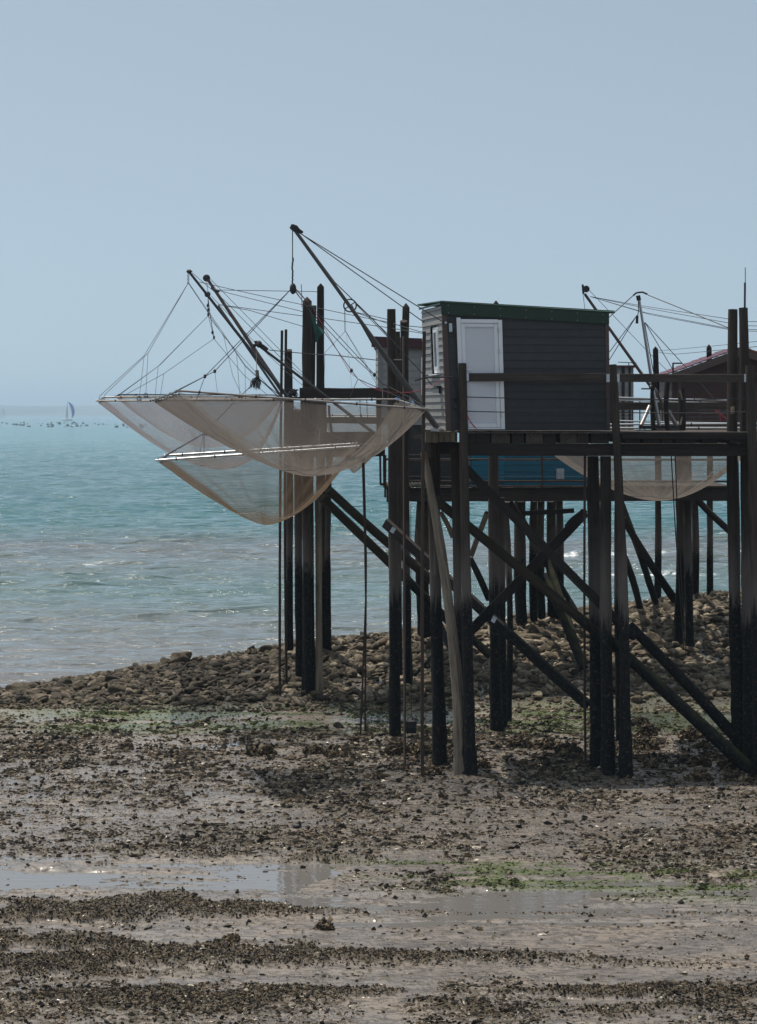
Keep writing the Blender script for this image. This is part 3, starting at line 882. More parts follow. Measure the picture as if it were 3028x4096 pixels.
# ------------------------------------------------------------------ piers
def brace_sq(mb, p, q, w_px, Y0, Y1, thick=0.12):
    a, b = P(*p, Y0), P(*q, Y1)
    return mb.beam(a, b, thick, w_px * (Y0 + Y1) / 2 / F, jit=0.004)
def part_log(root, name, p, q, r0, r1, Y0, Y1, mat, label=None, **kw):
    mb = MB(); mb.log(P(*p, Y0), P(*q, Y1), r0 * Y0 / F, r1 * Y1 / F, **kw)
    return mb.build(name, mat, root, True, label)
def part_beam(root, name, a, b, w, h, mat, label=None, **kw):
    mb = MB(); mb.beam(a, b, w, h, **kw); return mb.build(name, mat, root, False, label, bevel=0.006)
def part_rope(root, name, pts, mat=None, r=0.008, sag=0.0, label=None, seg=10):
    mb = MB(); mb.rope(pts, r, sag, seg=seg); return mb.build(name, mat or M_ROPE, root, True, label)

# ---- front pier with the grey hut
DZ = EYE - (1727 - HZ) * 45 / F           # deck level
front = thing('fishing_pier', (4.0, 46.5, 0), 'tall front timber pier on dark tide-stained piles carrying the grey hut with the white door', 'pier', 'stilted fishing piers')
R = front
def fp(name_, *a, **kw): return part_log(front, name_, *a, **kw)
# piles: (top u,v) (foot u,v) radius px top/foot, depth top/foot
for (p, q, r0, r1, Y0, Y1, cr) in [
    ((1849, 1453), (1880, 3112), 17, 24, 45.0, 44.8, .5),
    ((1735, 1775), (1762, 3052), 24, 25, 46.2, 46.2, .4),
    ((1818, 1790), (1836, 3070), 18, 19, 45.9, 45.7, .4),
    ((2451, 1458), (2503, 3106), 15, 23, 45.0, 44.8, .4),
    ((2373, 1825), (2388, 3062), 24, 24, 45.9, 45.9, .4),
    ((2421, 1825), (2434, 3092), 22, 24, 45.2, 45.1, .4),
    ((2470, 1800), (2478, 2960), 12, 14, 49.0, 49.5, .3),
    ((1973, 1800), (1988, 2925), 20, 23, 51.0, 51.0, .4),
    ((2003, 1990), (2010, 2905), 15, 18, 51.6, 51.6, .3),
    ((2932, 1238), (2965, 3072), 18, 30, 46.4, 45.6, .4),
    ((2972, 1232), (3004, 3085), 18, 32, 46.2, 45.4, .4),
    ((2998, 1462), (3046, 3090), 18, 30, 45.0, 44.9, .4)]:
    fp('pile', p, q, r0, r1, Y0, Y1, W_DARK, crust=cr, n=14)
fp('pile', (1694, 1808), (1850, 3108), 15, 26, 45.6, 44.9, W_PALE, label='pale weathered log leaning beside the front corner piles', bend=0.07, rough=0.13, crust=0.6, n=14)
fp('brace', (1712, 1830), (1745, 2300), 9, 10, 46.0, 46.0, W_DARK)
# braces
fp('brace', (1739, 1996), (2440, 2575), 19, 21, 46.0, 45.6, W_MOSS, rough=0.05)
fp('brace', (2420, 2545), (3012, 3090), 22, 28, 45.4, 45.0, W_MOSS, rough=0.05)
fp('brace', (2516, 2500), (3030, 3050), 20, 25, 46.2, 45.5, W_BEAM, rough=0.05)
for p, q, w, Y0, Y1 in [((1862, 1872), (2440, 2455), 36, 45.4, 45.4), ((1876, 2532), (2342, 2048), 38, 46.4, 46.4),
                        ((1541, 2092), (2352, 2822), 38, 49.6, 46.6), ((2440, 2455), (2540, 2550), 30, 45.5, 45.8)]:
    mb = MB(); brace_sq(mb, p, q, w, Y0, Y1); mb.build('brace', W_BEAM, front, bevel=0.006)
for u, v, Y in [(1571, 2120, 49.3), (1975, 2478, 47.9)]:
    mb = MB(); c = P(u, v, Y - 0.12); s_ = 0.05
    mb.beam(c + Vector((-s_ * .6, 0, -s_)), c + Vector((s_ * .6, 0, s_)), 0.02, 0.085); mb.build('bracket', M_STEEL, front)
# main beams, joists and deck
def zpx(v, Y): return EYE - (v - HZ) * Y / F
def xpx(u, Y): return (u - 1514) * Y / F
bm_t, bm_b = zpx(1774, 45), zpx(1823, 45)
part_beam(front, 'beam', Vector((xpx(1862, 45), 45.05, (bm_t + bm_b) / 2)), Vector((xpx(2466, 45), 45.1, (bm_t + bm_b) / 2)), 0.12, bm_t - bm_b, W_BEAM)
part_beam(front, 'beam', Vector((xpx(2468, 45), 45.1, (bm_t + bm_b) / 2 - 0.01)), Vector((xpx(3300, 45), 45.2, (bm_t + bm_b) / 2 - 0.01)), 0.12, bm_t - bm_b, W_BEAM)
part_beam(front, 'beam', Vector((xpx(1720, 47.6), 47.6, (bm_t + bm_b) / 2)), Vector((xpx(1960, 47.6), 47.6, (bm_t + bm_b) / 2)), 0.12, bm_t - bm_b, W_BEAM)
jt, jb = DZ - 0.035, bm_t + 0.002
for u0, u1 in [(1867, 1904), (1906, 1960), (1966, 2040), (2048, 2096), (2104, 2171), (2173, 2223), (2241, 2307), (2309, 2354), (2364, 2436),
               (2500, 2560), (2572, 2640), (2644, 2692), (2702, 2782), (2812, 2870), (2920, 2990)]:
    mb = MB(); y1 = 48.6 if u0 < 2400 else 50.9
    pale = u0 in (1966, 2104, 2241)
    mb.box(xpx(u0, 45), xpx(u1, 45), 45.0 + random.uniform(0, .02), y1, jb, jt, gaxis=1); mb.build('joist', W_RAIL if pale else W_BEAM, front)
mb = MB()
x = xpx(1845, 45)
while x < xpx(2466, 45):            # boards of the deck under the hut, laid side by side with gaps
    w = 0.145; mb.box(x, x + w - 0.008, 44.93 + random.uniform(0, .02), 48.7, DZ - 0.032, DZ + random.uniform(-0.003, .003), gaxis=1); x += w
mb.build('deck', W_RAIL, front)
mb = MB(); x = xpx(2470, 45)
while x < xpx(3250, 45):
    w = 0.145; mb.box(x, x + w - 0.012, 45.06, 51.0, DZ - 0.034, DZ - 0.004 + random.uniform(-0.003, .003), gaxis=1); x += w
mb.build('deck', W_RAIL, front)
part_beam(front, 'fascia_board', P(2490, 1743, 44.96), P(3020, 1744, 44.98), 0.05, 0.13, W_BEAM)
mb = MB()
for i, (u0, u1) in enumerate([(1703, 1727), (1729, 1752), (1754, 1776), (1778, 1799), (1801, 1819)]):
    mb.box(xpx(u0, 45), xpx(u1, 45), 44.97 + random.uniform(-.015, .015), 48.0, zpx(1770 + random.uniform(-3, 2), 45), zpx(1729, 45), gaxis=2)
mb.build('deck_boards', W_DECKM, front, label='mossy weathered deck boards at the seaward end')
part_beam(front, 'deck_edge', P(1700, 1727, 44.9), P(1822, 1728, 44.9), 0.06, 0.02, W_DECKM)
# railings
part_beam(front, 'handrail', P(1803, 1508, 45.05), P(2440, 1509, 45.05), 0.06, 0.155, W_RAIL)
part_beam(front, 'handrail', P(2466, 1512, 45.05), P(2985, 1512, 45.05), 0.06, 0.155, W_RAIL)
part_beam(front, 'handrail', P(3000, 1512, 45.05), P(3300, 1512, 45.05), 0.06, 0.155, W_RAIL)
part_beam(front, 'handrail', P(2469, 1624, 50.3), P(2928, 1624, 50.3), 0.06, 0.165, W_RAIL)
for a, b, v0, v1, sg in [(1866, 2437, 1588, 1592, .006), (1866, 2437, 1645, 1648, .006), (2466, 2982, 1596, 1594, .008), (2466, 2982, 1648, 1647, .010)]:
    part_rope(front, 'cable', [P(a, v0, 45.0), P(b, v1, 45.0)], M_BLACK, 0.009, sg)
for u, w, v0, v1, Y in [(2612, 19, 1526, 1728, 48.6), (2670, 20, 1528, 1728, 48.2), (2726, 29, 1560, 1722, 49.6), (2720, 8, 1560, 1700, 49.5)]:
    fp('rail_post', (u, v0), (u + 2, v1), w / 2, w / 2, Y, Y, W_BEAM if w > 10 else W_PALE)
for u, v in [(2432, 1512), (2472, 1512), (2983, 1512), (1869, 1508)]:
    mb = MB(); c = P(u, v, 44.98); mb.box(c.x - .03, c.x + .03, c.y - .012, c.y + .01, c.z - .075, c.z + .075); mb.build('bracket', M_STEEL, front)
part_beam(front, 'bracket', P(2924, 1640, 46.0), P(2936, 1640, 46.0), 0.1, 0.13, W_PALE)

# slender poles and hanging lines in front of the piers
def pole(name, p, q, r, Y0, Y1, mat, label, cat, lean=0, group='slender poles and hanging lines'):
    foot = P(*q, Y1)
    t = thing(name, foot, label, cat, group)
    mb = MB(); mb.log(P(*p, Y0), foot, r * Y0 / F, r * Y1 / F, n=8, rough=0.06, bend=0.015); mb.build('shaft', mat, t, True)
    return t
t = pole('mooring_pole', (1697, 1325), (1689, 3108), 7, 43.9, 44.6, M_RUST, 'rusty steel pole rising past the seaward end of the grey hut', 'pole')
mb = MB(); mb.beam(P(1690, 1512, 43.95), P(1706, 1512, 43.95), .05, .03); mb.build('collar', M_RUST, t)
t = pole('mooring_pole', (1614, 1345), (1619, 3070), 5.5, 48.6, 46.0, M_RUST, 'thin rusty pole left of the grey hut, its foot on a small stone', 'pole')
t = pole('mooring_pole', (2340, 1825), (2342, 3056), 5, 45.3, 46.2, M_RUST, 'thin dark pole just left of the pair of piles right of the hut', 'pole')
t = pole('mooring_pole', (1128, 1322), (1119, 2800), 5.5, 54.0, 56.0, M_RUST, 'left of the two thin tall poles at the far left pier', 'pole')
t = pole('mooring_pole', (1144, 1318), (1146, 2730), 5.5, 55.0, 57.0, M_RUST, 'right of the two thin tall poles at the far left pier', 'pole')
def hang(pts, mat, r, label):
    o = part_rope(None, 'hanging_rope', pts, mat, r); return tag(o, label, 'rope', 'slender poles and hanging lines')
hang([P(1450, 1831, 48), P(1460, 2200, 49), P(1463, 2400, 49.5), P(1441, 2951, 50)], M_RUST, 0.022, 'hanging line slanting left to the mud under the tan net')
hang([P(1454, 1831, 48), P(1464, 2230, 49.5), P(1460, 2927, 51)], M_RUST, 0.022, 'straight hanging line behind the slanting one under the tan net')
hang([P(2685, 1825, 46.5), P(2700, 2100, 48), P(2735, 2600, 56)], M_ROPE, 0.012, 'left of two dark lines hanging under the right deck')
hang([P(2700, 1825, 46.5), P(2712, 2100, 48), P(2742, 2600, 56)], M_ROPE, 0.012, 'right of two dark lines hanging under the right deck')

# ---- pier at the far left
left = thing('fishing_pier', (xpx(1350, 54), 54, 0), 'farther left timber pier with tall square posts behind the big tan net', 'pier', 'stilted fishing piers')
for (p, q, r0, r1, Y0, Y1) in [
    ((1228, 1205), (1234, 2812), 19, 17, 54.0, 56.0), ((1253, 1222), (1252, 2800), 12, 13, 54.6, 56.0), ((1283, 1150), (1292, 2585), 15, 20, 56.5, 60.5),
    ((1156, 1400), (1160, 2597), 13, 13, 57.0, 60.0), ((1190, 1640), (1198, 2740), 14, 16, 56.0, 58.0),
    ((1216, 1720), (1222, 2800), 12, 16, 54.5, 56.2), ((1318, 1800), (1312, 2600), 12, 14, 58, 60.5)]:
    part_log(left, 'pile', p, q, r0, r1, Y0, Y1, W_DARK, crust=.25, n=12, point=(p[1] < 1210))
part_log(left, 'pile', (1272, 2000), (1276, 2806), 13, 15, 55.4, 56.0, W_PALE, 'mottled pale pile among the dark ones at the left pier', crust=.3)
for a, b, w, h, Y in [((1198, 1572), (1640, 1572), .07, .23, 54.0), ((1270, 1681), (1640, 1682), .07, .14, 54.2), ((1142, 1592), (1212, 1592), .07, .06, 54.0), ((1142, 1700), (1300, 1706), .07, .10, 54.1)]:
    part_beam(left, 'handrail', P(*a, Y), P(*b, Y), w, h, W_BEAM)
part_beam(left, 'beam', P(1170, 1812, 53.6), P(1536, 1808, 53.6), 0.12, 0.20, W_BEAM)
part_beam(left, 'beam', P(1170, 1800, 57.4), P(1536, 1796, 57.4), 0.12, 0.20, W_BEAM)
mb = MB(); x = xpx(1168, 54)
while x < xpx(1540, 54):
    mb.box(x, x + .135, 53.4, 57.6, zpx(1786, 54), zpx(1778, 54) + random.uniform(0, .006), gaxis=1); x += .145
mb.build('deck', W_BEAM, left)
part_beam(left, 'fascia_board', P(1180, 1752, 53.5), P(1525, 1750, 53.5), 0.05, 0.26, W_BEAM)
for u, w, v0, v1 in [(1150, 17, 1600, 1800), (1168, 16, 1598, 1800), (1181, 12, 1640, 1800), (1208, 14, 1600, 1800), (1262, 18, 1598, 1800), (1293, 26, 1592, 1800), (1440, 3, 1592, 1670), (1468, 3, 1592, 1670), (1516, 20, 1560, 1800)]:
    mb = MB(); c0, c1 = P(u, v0, 54.1), P(u + 1, v1, 54.1); mb.beam(c0, c1, w * 54 / F, .08 if w > 5 else .015); mb.build('rail_post', W_BEAM if w > 5 else M_BLACK, left)
part_log(left, 'brace', (1316, 1622), (1330, 1740), 5, 5, 54.5, 54.5, W_BEAM)
for p, q, r0, Y0, Y1 in [((1312, 1958), (1732, 2325), 18, 53.8, 55.5), ((1286, 1990), (1830, 2520), 18, 54.2, 57.0)]:
    part_log(left, 'brace', p, q, r0, r0, Y0, Y1, W_MOSS, rough=.05)
part_rope(left, 'antenna', [P(1205, 1137, 54.2), P(1208, 1230, 54.2)], M_ROPER, 0.009)
mb = MB()
pts2 = [P(1240, 1250, 53.8), P(1252, 1262, 53.8), P(1268, 1300, 53.75), P(1296, 1322, 53.8), P(1290, 1336, 53.7), P(1278, 1345, 53.8), P(1270, 1370, 53.8), P(1262, 1368, 53.75), P(1262, 1345, 53.8), P(1252, 1300, 53.8)]
mb.poly(pts2, 0.02, (0, 1, 0)); rag = mb.build('torn_netting', M_CLOTH, None); tag(rag, 'torn green netting hanging from the tall post of the left pier', 'netting')

# ---- posts between the left pier and the grey hut, and the low rear pier under the blue hut
mid = thing('fishing_pier', (xpx(2000, 57), 57, 0), 'low rear timber pier with wire mesh railings carrying the blue hut', 'pier', 'stilted fishing piers')
for (p, q, r0, r1, Y0, Y1, pt) in [
    ((1566, 1236), (1580, 2955), 17, 23, 50.0, 50.2, 0), ((1615, 1284), (1632, 2775), 14, 18, 53.0, 57.0, 0), ((1624, 1230), (1628, 1800), 14, 14, 56.0, 56.0, 1),
    ((1592, 1326), (1598, 2700), 9, 12, 52.0, 52.0, 0),
    ((1698, 2000), (1700, 2535), 30, 28, 59.0, 61.5, 0), ((1984, 1218), (1990, 2560), 13, 17, 60.0, 60.5, 1),
    ((2080, 2000), (2086, 2485), 24, 24, 62.0, 63.0, 0), ((2136, 2000), (2134, 2475), 15, 17, 62.0, 63.5, 0), ((2163, 2000), (2166, 2470), 14, 16, 61.6, 63.0, 0),
    ((2205, 2000), (2208, 2460), 18, 20, 62.0, 63.5, 0), ((2236, 2000), (2238, 2470), 14, 16, 62.4, 63.5, 0),
    ((2020, 2010), (2030, 2900), 12, 14, 52.4, 52.4, 0)]:
    part_log(mid, 'pile', p, q, r0, r1, Y0, Y1, W_DARK, crust=.25, point=bool(pt))
Ym = 57.0
for v, vt, Y in [(1980, 1949, Ym), (1976, 1949, 61.0)]:
    part_beam(mid, 'beam', P(1546, v, Y), P(2935, v - 4, Y), 0.14, 0.32, W_BEAM)
mb = MB(); x = xpx(1540, Ym)
dzm = zpx(1944, Ym)
while x < xpx(2930, Ym):
    mb.box(x, x + .15, Ym - .15, 59.4, dzm - .03, dzm + random.uniform(0, .006), gaxis=1); x += .16
x = xpx(1540, Ym)
while x < xpx(2930, Ym):
    mb.box(x, x + .10, 59.41, 61.4, dzm - .16, dzm - .035, gaxis=1); x += .55  # rear strip left as open slats, shaped to let sun reach the bank
mb.build('deck', W_RAIL, mid)
for v, u0, u1, w in [(1748, 1588, 1702, .06), (1838, 1545, 2930, .05), (1925, 1588, 2930, .05)]:
    part_beam(mid, 'handrail', P(u0, v, Ym), P(u1, v + 1, Ym), 0.05, w, M_RUST)
for u in (1536, 1700, 2168, 2460, 2924):
    part_beam(mid, 'rail_post', P(u, 1745 if u < 2000 else 1820, Ym), P(u, 1950, Ym), 0.05, 0.05, M_RUST)
mb = MB()
u = 1592
while u < 2928:
    if not (1712 < u < 1752):
        a, b = P(u, 1752 if u < 1702 else 1836, Ym - .03), P(u, 1924, Ym - .03)
        mb.tube([a, b], 0.0022, 4)
    u += 12
for v in range(1752, 1925, 22):
    u0, u1 = (1590, 1702) if v < 1836 else (1590, 2925)
    mb.tube([P(u0 + (u1 - u0) * i / 20, v + random.uniform(-1.5, 1.5), Ym - .035) for i in range(21)], 0.0026, 4)
mb.build('wire_mesh', M_SPAR, mid)
for p, q in [((1522, 1790), (1522, 1940)), ((1522, 1938), (1548, 1938)), ((1541, 1820), (1541, 1990))]:
    part_beam(mid, 'rail_post', P(*p, 55.5), P(*q, 55.5), 0.05, 0.055, M_RUST)
part_beam(mid, 'brace', P(2078, 2054, 61), P(2296, 2041, 61), 0.1, 0.12, W_BEAM)
for p, q, r0, r1, Y0, Y1, mt in [
    ((1950, 2050), (1885, 2222), 11, 11, 58, 58.5, W_PALE), ((1882, 2235), (1955, 2395), 12, 14, 58, 58.5, W_MOSS), ((1762, 2048), (1812, 2150), 10, 11, 60, 60, W_PALE),
    ((2035, 2005), (2190, 2260), 16, 17, 59.5, 60, W_DARK), ((2186, 2240), (2320, 2640), 14, 17, 60, 58.2, W_MOSS), ((2174, 2300), (2336, 2673), 15, 18, 59.5, 58, W_MOSS),
    ((2084, 2063), (2300, 2440), 10, 12, 62, 61, W_DARK), ((2265, 2108), (2345, 2040), 10, 10, 59, 59, W_BEAM), ((1840, 2660), (1730, 2420), 15, 13, 56, 59, W_BEAM), ((1660, 2700), (1760, 2560), 7, 7, 55.5, 57, W_BEAM),
    ((1800, 2460), (1960, 2620), 15, 17, 57, 56.5, W_MOSS)]:
    part_log(mid, 'brace', p, q, r0, r1, Y0, Y1, mt)
mb = MB(); mb.tube([P(1575, 1442, 49.6), P(1607, 1443, 49.6)], .03, 8); mb.build('turnbuckle', M_BLACK, mid)
mb = MB(); mb.poly([P(1570, 1745, 56.3), P(1598, 1706, 56.3), P(1652, 1706, 56.3), P(1692, 1743, 56.3)], .03, (0, 1, 0)); o = mb.build('metal_hopper', M_SPAR, None); tag(o, 'dark sloping metal panel above the wire railing left of the hut', 'panel')
mb = MB()
pts = [P(1612 + i * 6, 1940 - 8 * abs(math.sin(i * 1.3)) - (8 if i < 3 else 0), 56.9) for i in range(13)]
mb.tube(pts, .03, 6); o = mb.build('coiled_rope', M_ROPEL, None, True); tag(o, 'pale coiled rope lying on the low rear deck', 'rope')

# ---- right rear pier
right = thing('fishing_pier', (xpx(2760, 60), 60, 0), 'rear right timber pier carrying the dark red hut with tiled roof', 'pier', 'stilted fishing piers')
for (p, q, r0, r1, Y0, Y1, pt) in [
    ((2622, 1400), (2630, 2415), 11, 14, 61.5, 66.0, 1), ((2836, 1392), (2840, 2402), 11, 13, 63.0, 66.5, 1), ((2778, 2000), (2782, 2398), 14, 15, 64, 66.5, 0),
    ((2713, 1750), (2712, 2570), 18, 19, 60.0, 60.5, 0), ((2750, 1750), (2760, 2590), 16, 16, 59.6, 60.0, 0), ((2944, 1830), (2950, 2600), 10, 12, 59, 59.5, 0)]:
    part_log(right, 'pile', p, q, r0, r1, Y0, Y1, W_DARK, crust=.2, point=bool(pt))
for p, q, r0, r1, Y0, Y1, mt in [
    ((2486, 2011), (2628, 2425), 13, 14, 62, 65.5, W_DARK), ((2491, 2071), (2700, 2400), 14, 16, 61.5, 63, W_MOSS), ((2493, 2216), (2562, 2448), 13, 14, 62, 65, W_DARK),
    ((2786, 1996), (2945, 2146), 13, 13, 60, 60, W_BEAM)]:
    part_log(right, 'brace', p, q, r0, r1, Y0, Y1, mt)
part_beam(right, 'beam', P(2470, 1775, 60.0), P(3300, 1775, 60.0), 0.14, 0.25, W_BEAM)
mb = MB(); x = xpx(2470, 60)
while x < xpx(3300, 60):
    mb.box(x, x + .12, 59.8, 64.5, zpx(1747, 60) - .03, zpx(1747, 60) + random.uniform(0, .006), gaxis=1); x += .42  # boards spaced wide apart so sunlight passes down to the stones
mb.build('deck', W_RAIL, right)
for v, u0, u1, r_ in [(1590, 2470, 2925, .02), (1600, 2470, 2900, .016), (1683, 2470, 2935, .02)]:
    mb = MB(); mb.tube([P(u0, v, 57.5), P((u0 + u1) / 2, v + 7, 57.5), P(u1, v + 11, 57.5)], r_, 8); mb.build('tube_rail', M_BRIGHT, right, True)
for u in (2530, 2560, 2650, 2800, 2868):
    part_beam(right, 'rail_post', P(u, 1590, 60.2), P(u, 1745, 60.2), .03, .03, M_RUST)
mb = MB(); u = 2530
while u < 2960:
    mb.tube([P(u, 1640, 60.1), P(u, 1742, 60.1)], .0025, 4); u += 9
for v in range(1640, 1745, 14): mb.tube([P(2470, v, 60.1), P(2960, v, 60.1)], .003, 4)
mb.build('wire_mesh', M_SPAR, right)
for pts in ([P(2690, 1453, 60), P(2728, 1453, 60)], [P(2692, 1453, 60), P(2692, 1500, 60)], [P(2565, 1555, 60), P(2602, 1555, 60)]):
    mb = MB(); mb.tube(pts, .022, 6); mb.build('hook_bar', M_BLACK, right)
for pts, m_ in [([P(2876, 1640, 59.5), P(2885, 1700, 59.5)], M_ROPER), ([P(2752, 1690, 59.5), P(2745, 1700, 59.5), P(2748, 1712, 59.5)], M_ROPER), ([P(2860, 1640, 59.6), P(2925, 1690, 59.6)], M_ROPER)]:
    part_rope(right, 'cord', pts, m_, .010)
# ------------------------------------------------------------------ huts
def board_wall(mb, T, L, zt, h, gaps=(), lap=0.014, off=0.0, seams=True):
    """lapped boards along local s (0..L); T(s, out, z) -> world; zt(s) top; gaps = (s0, s1, z0, z1)"""
    z = 0.0; row = 0
    while z < max(zt(0), zt(L)) - 0.02:
        z1 = z + h - 0.004
        segs = [(0.0, L)]
        for g0, g1, gz0, gz1 in gaps:
            if z1 > gz0 + .02 and z < gz1 - .02:
                ns = []
                for a, b in segs:
                    if g1 <= a or g0 >= b: ns.append((a, b)); continue
                    if g0 > a: ns.append((a, g0))
                    if g1 < b: ns.append((g1, b))
                segs = ns
        if seams:
            ns = []
            for a, b in segs:
                c = a + random.uniform(0.5, 1.6)
                while c < b - 0.4: ns.append((a, c - 0.002)); a = c; c += random.uniform(0.9, 1.8)
                ns.append((a, b))
            segs = ns
        for a, b in segs:
            za, zb = min(z1, zt(a)), min(z1, zt(b))
            if za <= z and zb <= z: continue
            za, zb = max(za, z + .002), max(zb, z + .002)
            j = random.uniform(-.002, .002)
            c = [T(a, 0 + off, z), T(b, 0 + off, z), T(a, lap + j + off, z), T(b, lap + j + off, z),
                 T(a, 0 + off, za), T(b, 0 + off, zb), T(a, .004 + off, za), T(b, .004 + off, zb)]
            mb.hexa(c)
        z += h; row += 1

# ---- grey hut with the white door
C0 = P(1788, 1722, 45.0)
ang = math.radians(9); ex = Vector((math.cos(ang), math.sin(ang), 0)); ey = Vector((-math.sin(ang), math.cos(ang), 0))
HW, HD = 3.14, 2.2
def H(x, y, z):
    lean = (0.09 - 0.06 * x / HW) * (z / 2.4)
    return C0 + ex * (x - lean) + ey * y + Vector((0, 0, z))
hut = thing('fishing_hut', C0, 'dark grey boarded hut with white door and green roof edge on the front pier', 'hut', 'fishing huts on stilts')
ztop = lambda s: 2.385 - 0.165 * s / HW
mb = MB(); board_wall(mb, lambda s, o, z: H(s, -o, z), HW, lambda s: ztop(s) - .02, 0.148, [(0.245, 1.115, -1, 2.14)])
mb.hexa([H(0.02 if not i & 1 else HW - .02, 0.10 if i & 2 else 0.002, (ztop(0) - .05 if not i & 1 else ztop(HW) - .05) if i & 4 else 0.0) for i in range(8)])
mb.build('front_wall', M_GREYSIDE, hut)
mb = MB(); board_wall(mb, lambda s, o, z: H(-o, s, z), HD, lambda s: 2.36, 0.135, [(0.46, 1.30, 1.08, 2.0)], lap=.022, seams=False)
mb.build('end_wall', M_LIGHTSIDE, hut, label='pale weathered boarded end wall facing the sea')
mb = MB()
for (a0, a1, b0, b1) in ((0.012, .46, 0.11, 2.34), (1.30, HD, 0.0, 2.34)): mb.hexa([H(.06 if i & 1 else 0.004, a1 if i & 2 else a0 + .1, b1 if i & 4 else 0) for i in range(8)])
mb.hexa([H(.06 if i & 1 else 0.004, 1.3 if i & 2 else .46, 1.08 if i & 4 else 0) for i in range(8)])
mb.hexa([H(.06 if i & 1 else 0.004, 1.3 if i & 2 else .46, 2.34 if i & 4 else 2.0) for i in range(8)])
mb.hexa([H(HW if i & 1 else HW - .05, HD if i & 2 else .1, 2.15 if i & 4 else 0) for i in range(8)])
mb.hexa([H(HW - .05 if i & 1 else .06, HD if i & 2 else HD - .05, 2.15 if i & 4 else 0) for i in range(8)])
mb.build('inner_wall', M_BROWNTRIM, hut)
for x0, x1, nm in ((-0.018, 0.075, 0), (HW - 0.05, HW + 0.02, 1)):
    mb = MB(); zt_ = 2.37 if not nm else 2.2
    mb.hexa([H(x1 if i & 1 else x0, .06 if i & 2 else -.026, zt_ if i & 4 else 0) for i in range(8)], gaxis=2); mb.build('corner_trim', M_BROWNTRIM, hut)
# roof: corrugated sheets over the hut, green fascia in front
def hzr(x, y): return ztop(x) + 0.045 + 0.02 * y
nx_, ny_ = 150, 8
V = []; Fq = []
for i in range(nx_ + 1):
    for j in range(ny_ + 1):
        x = -0.09 + (HW + 0.24) * i / nx_; y = -0.06 + (HD + 0.26) * j / ny_
        z = hzr(x, y) + 0.012 * math.sin(y * 2 * math.pi / 0.13)
        V.append(tuple(H(x, y, z)))
for y_sub in (0,): pass
V = []; ny_ = 90; nx_ = 12
for i in range(nx_ + 1):
    for j in range(ny_ + 1):
        x = -0.055 + (HW + 0.19) * i / nx_; y = -0.06 + (HD + 0.26) * j / ny_
        V.append(tuple(H(x, y, hzr(x, y) + 0.014 * math.sin(y * 2 * math.pi / 0.13))))
for i in range(nx_):
    for j in range(ny_):
        a = i * (ny_ + 1) + j; Fq.append((a, a + ny_ + 1, a + ny_ + 2, a + 1))
nV = len(V); V += [(x, y, z - .012) for x, y, z in V]; Fq += [tuple(nV + i for i in reversed(f)) for f in Fq[:]]
mb = MB(); mb._add(np.array(V), Fq, np.array(V)); mb.build('roof', M_GREENR, hut, True)
mb = MB(); mb.hexa([H(HW + .02 if i & 1 else -0.035, -.03 if i & 2 else -.05, (ztop(HW if i & 1 else 0) + (0.04 if i & 4 else -.195))) for i in range(8)]); fa = mb.build('fascia', M_GREEN, hut)
mb = MB()
mb.hexa([H(HW + .12 if i & 1 else -0.045, -.02 if i & 2 else -.075, (ztop(HW if i & 1 else 0) + (0.062 if i & 4 else .048))) for i in range(8)]); mb.build('fascia_cap', M_GREENR, fa)
mb = MB()
for xs_ in np.linspace(.1, HW - .1, 7):
    for dz in (-.02, -.16): mb.ball(H(xs_, -.053, ztop(xs_) + dz), .009, 6, 4)
mb.build('screws', M_STEEL, fa)
mb = MB(); mb.hexa([H(-.028 if i & 1 else -.045, HD + .1 if i & 2 else -.02, 2.41 if i & 4 else 2.375) for i in range(8)]); mb.build('end_fascia', M_GREEN, hut)
# door
def dbox(mb, x0, x1, z0, z1, y0, y1): mb.hexa([H(x1 if i & 1 else x0, y1 if i & 2 else y0, z1 if i & 4 else z0) for i in range(8)])
mb = MB()
dbox(mb, .25, .325, 0.02, 2.13, -.05, .06); dbox(mb, 1.035, 1.11, 0.02, 2.09, -.05, .06); dbox(mb, .327, 1.033, 2.03, 2.10, -.05, .06); dbox(mb, .327, 1.033, .02, .05, -.045, .06)
fr = mb.build('door_frame', M_WHITE, hut, bevel=.004)
mb = MB()
dbox(mb, .330, .405, .055, 2.025, -.035, .03); dbox(mb, .955, 1.030, .055, 2.025, -.035, .03); dbox(mb, .407, .953, 1.955, 2.025, -.035, .03); dbox(mb, .407, .953, .055, .135, -.035, .03)
dr = mb.build('door', M_WHITE, hut, bevel=.006)
mb = MB(); dbox(mb, .400, .960, .130, 1.960, -.012, .02); mb.build('door_panel', M_DOOR, dr)
mb = MB(); dbox(mb, .395, .955, .137, .150, -.03, -.012); mb.build('weather_bar', M_STEEL, dr)
mb = MB(); dbox(mb, .345, .375, 1.08, 1.22, -.045, -.035); mb.tube([H(.36, -.06, 1.145), H(.50, -.065, 1.145)], .011, 8); mb.build('handle', M_WHITE, dr)
for z in (.25, .95, 1.45, 1.85):
    mb = MB(); mb.tube([H(1.035, -.058, z), H(1.035, -.058, z + .09)], .011, 8); mb.build('hinge', M_STEEL, dr)
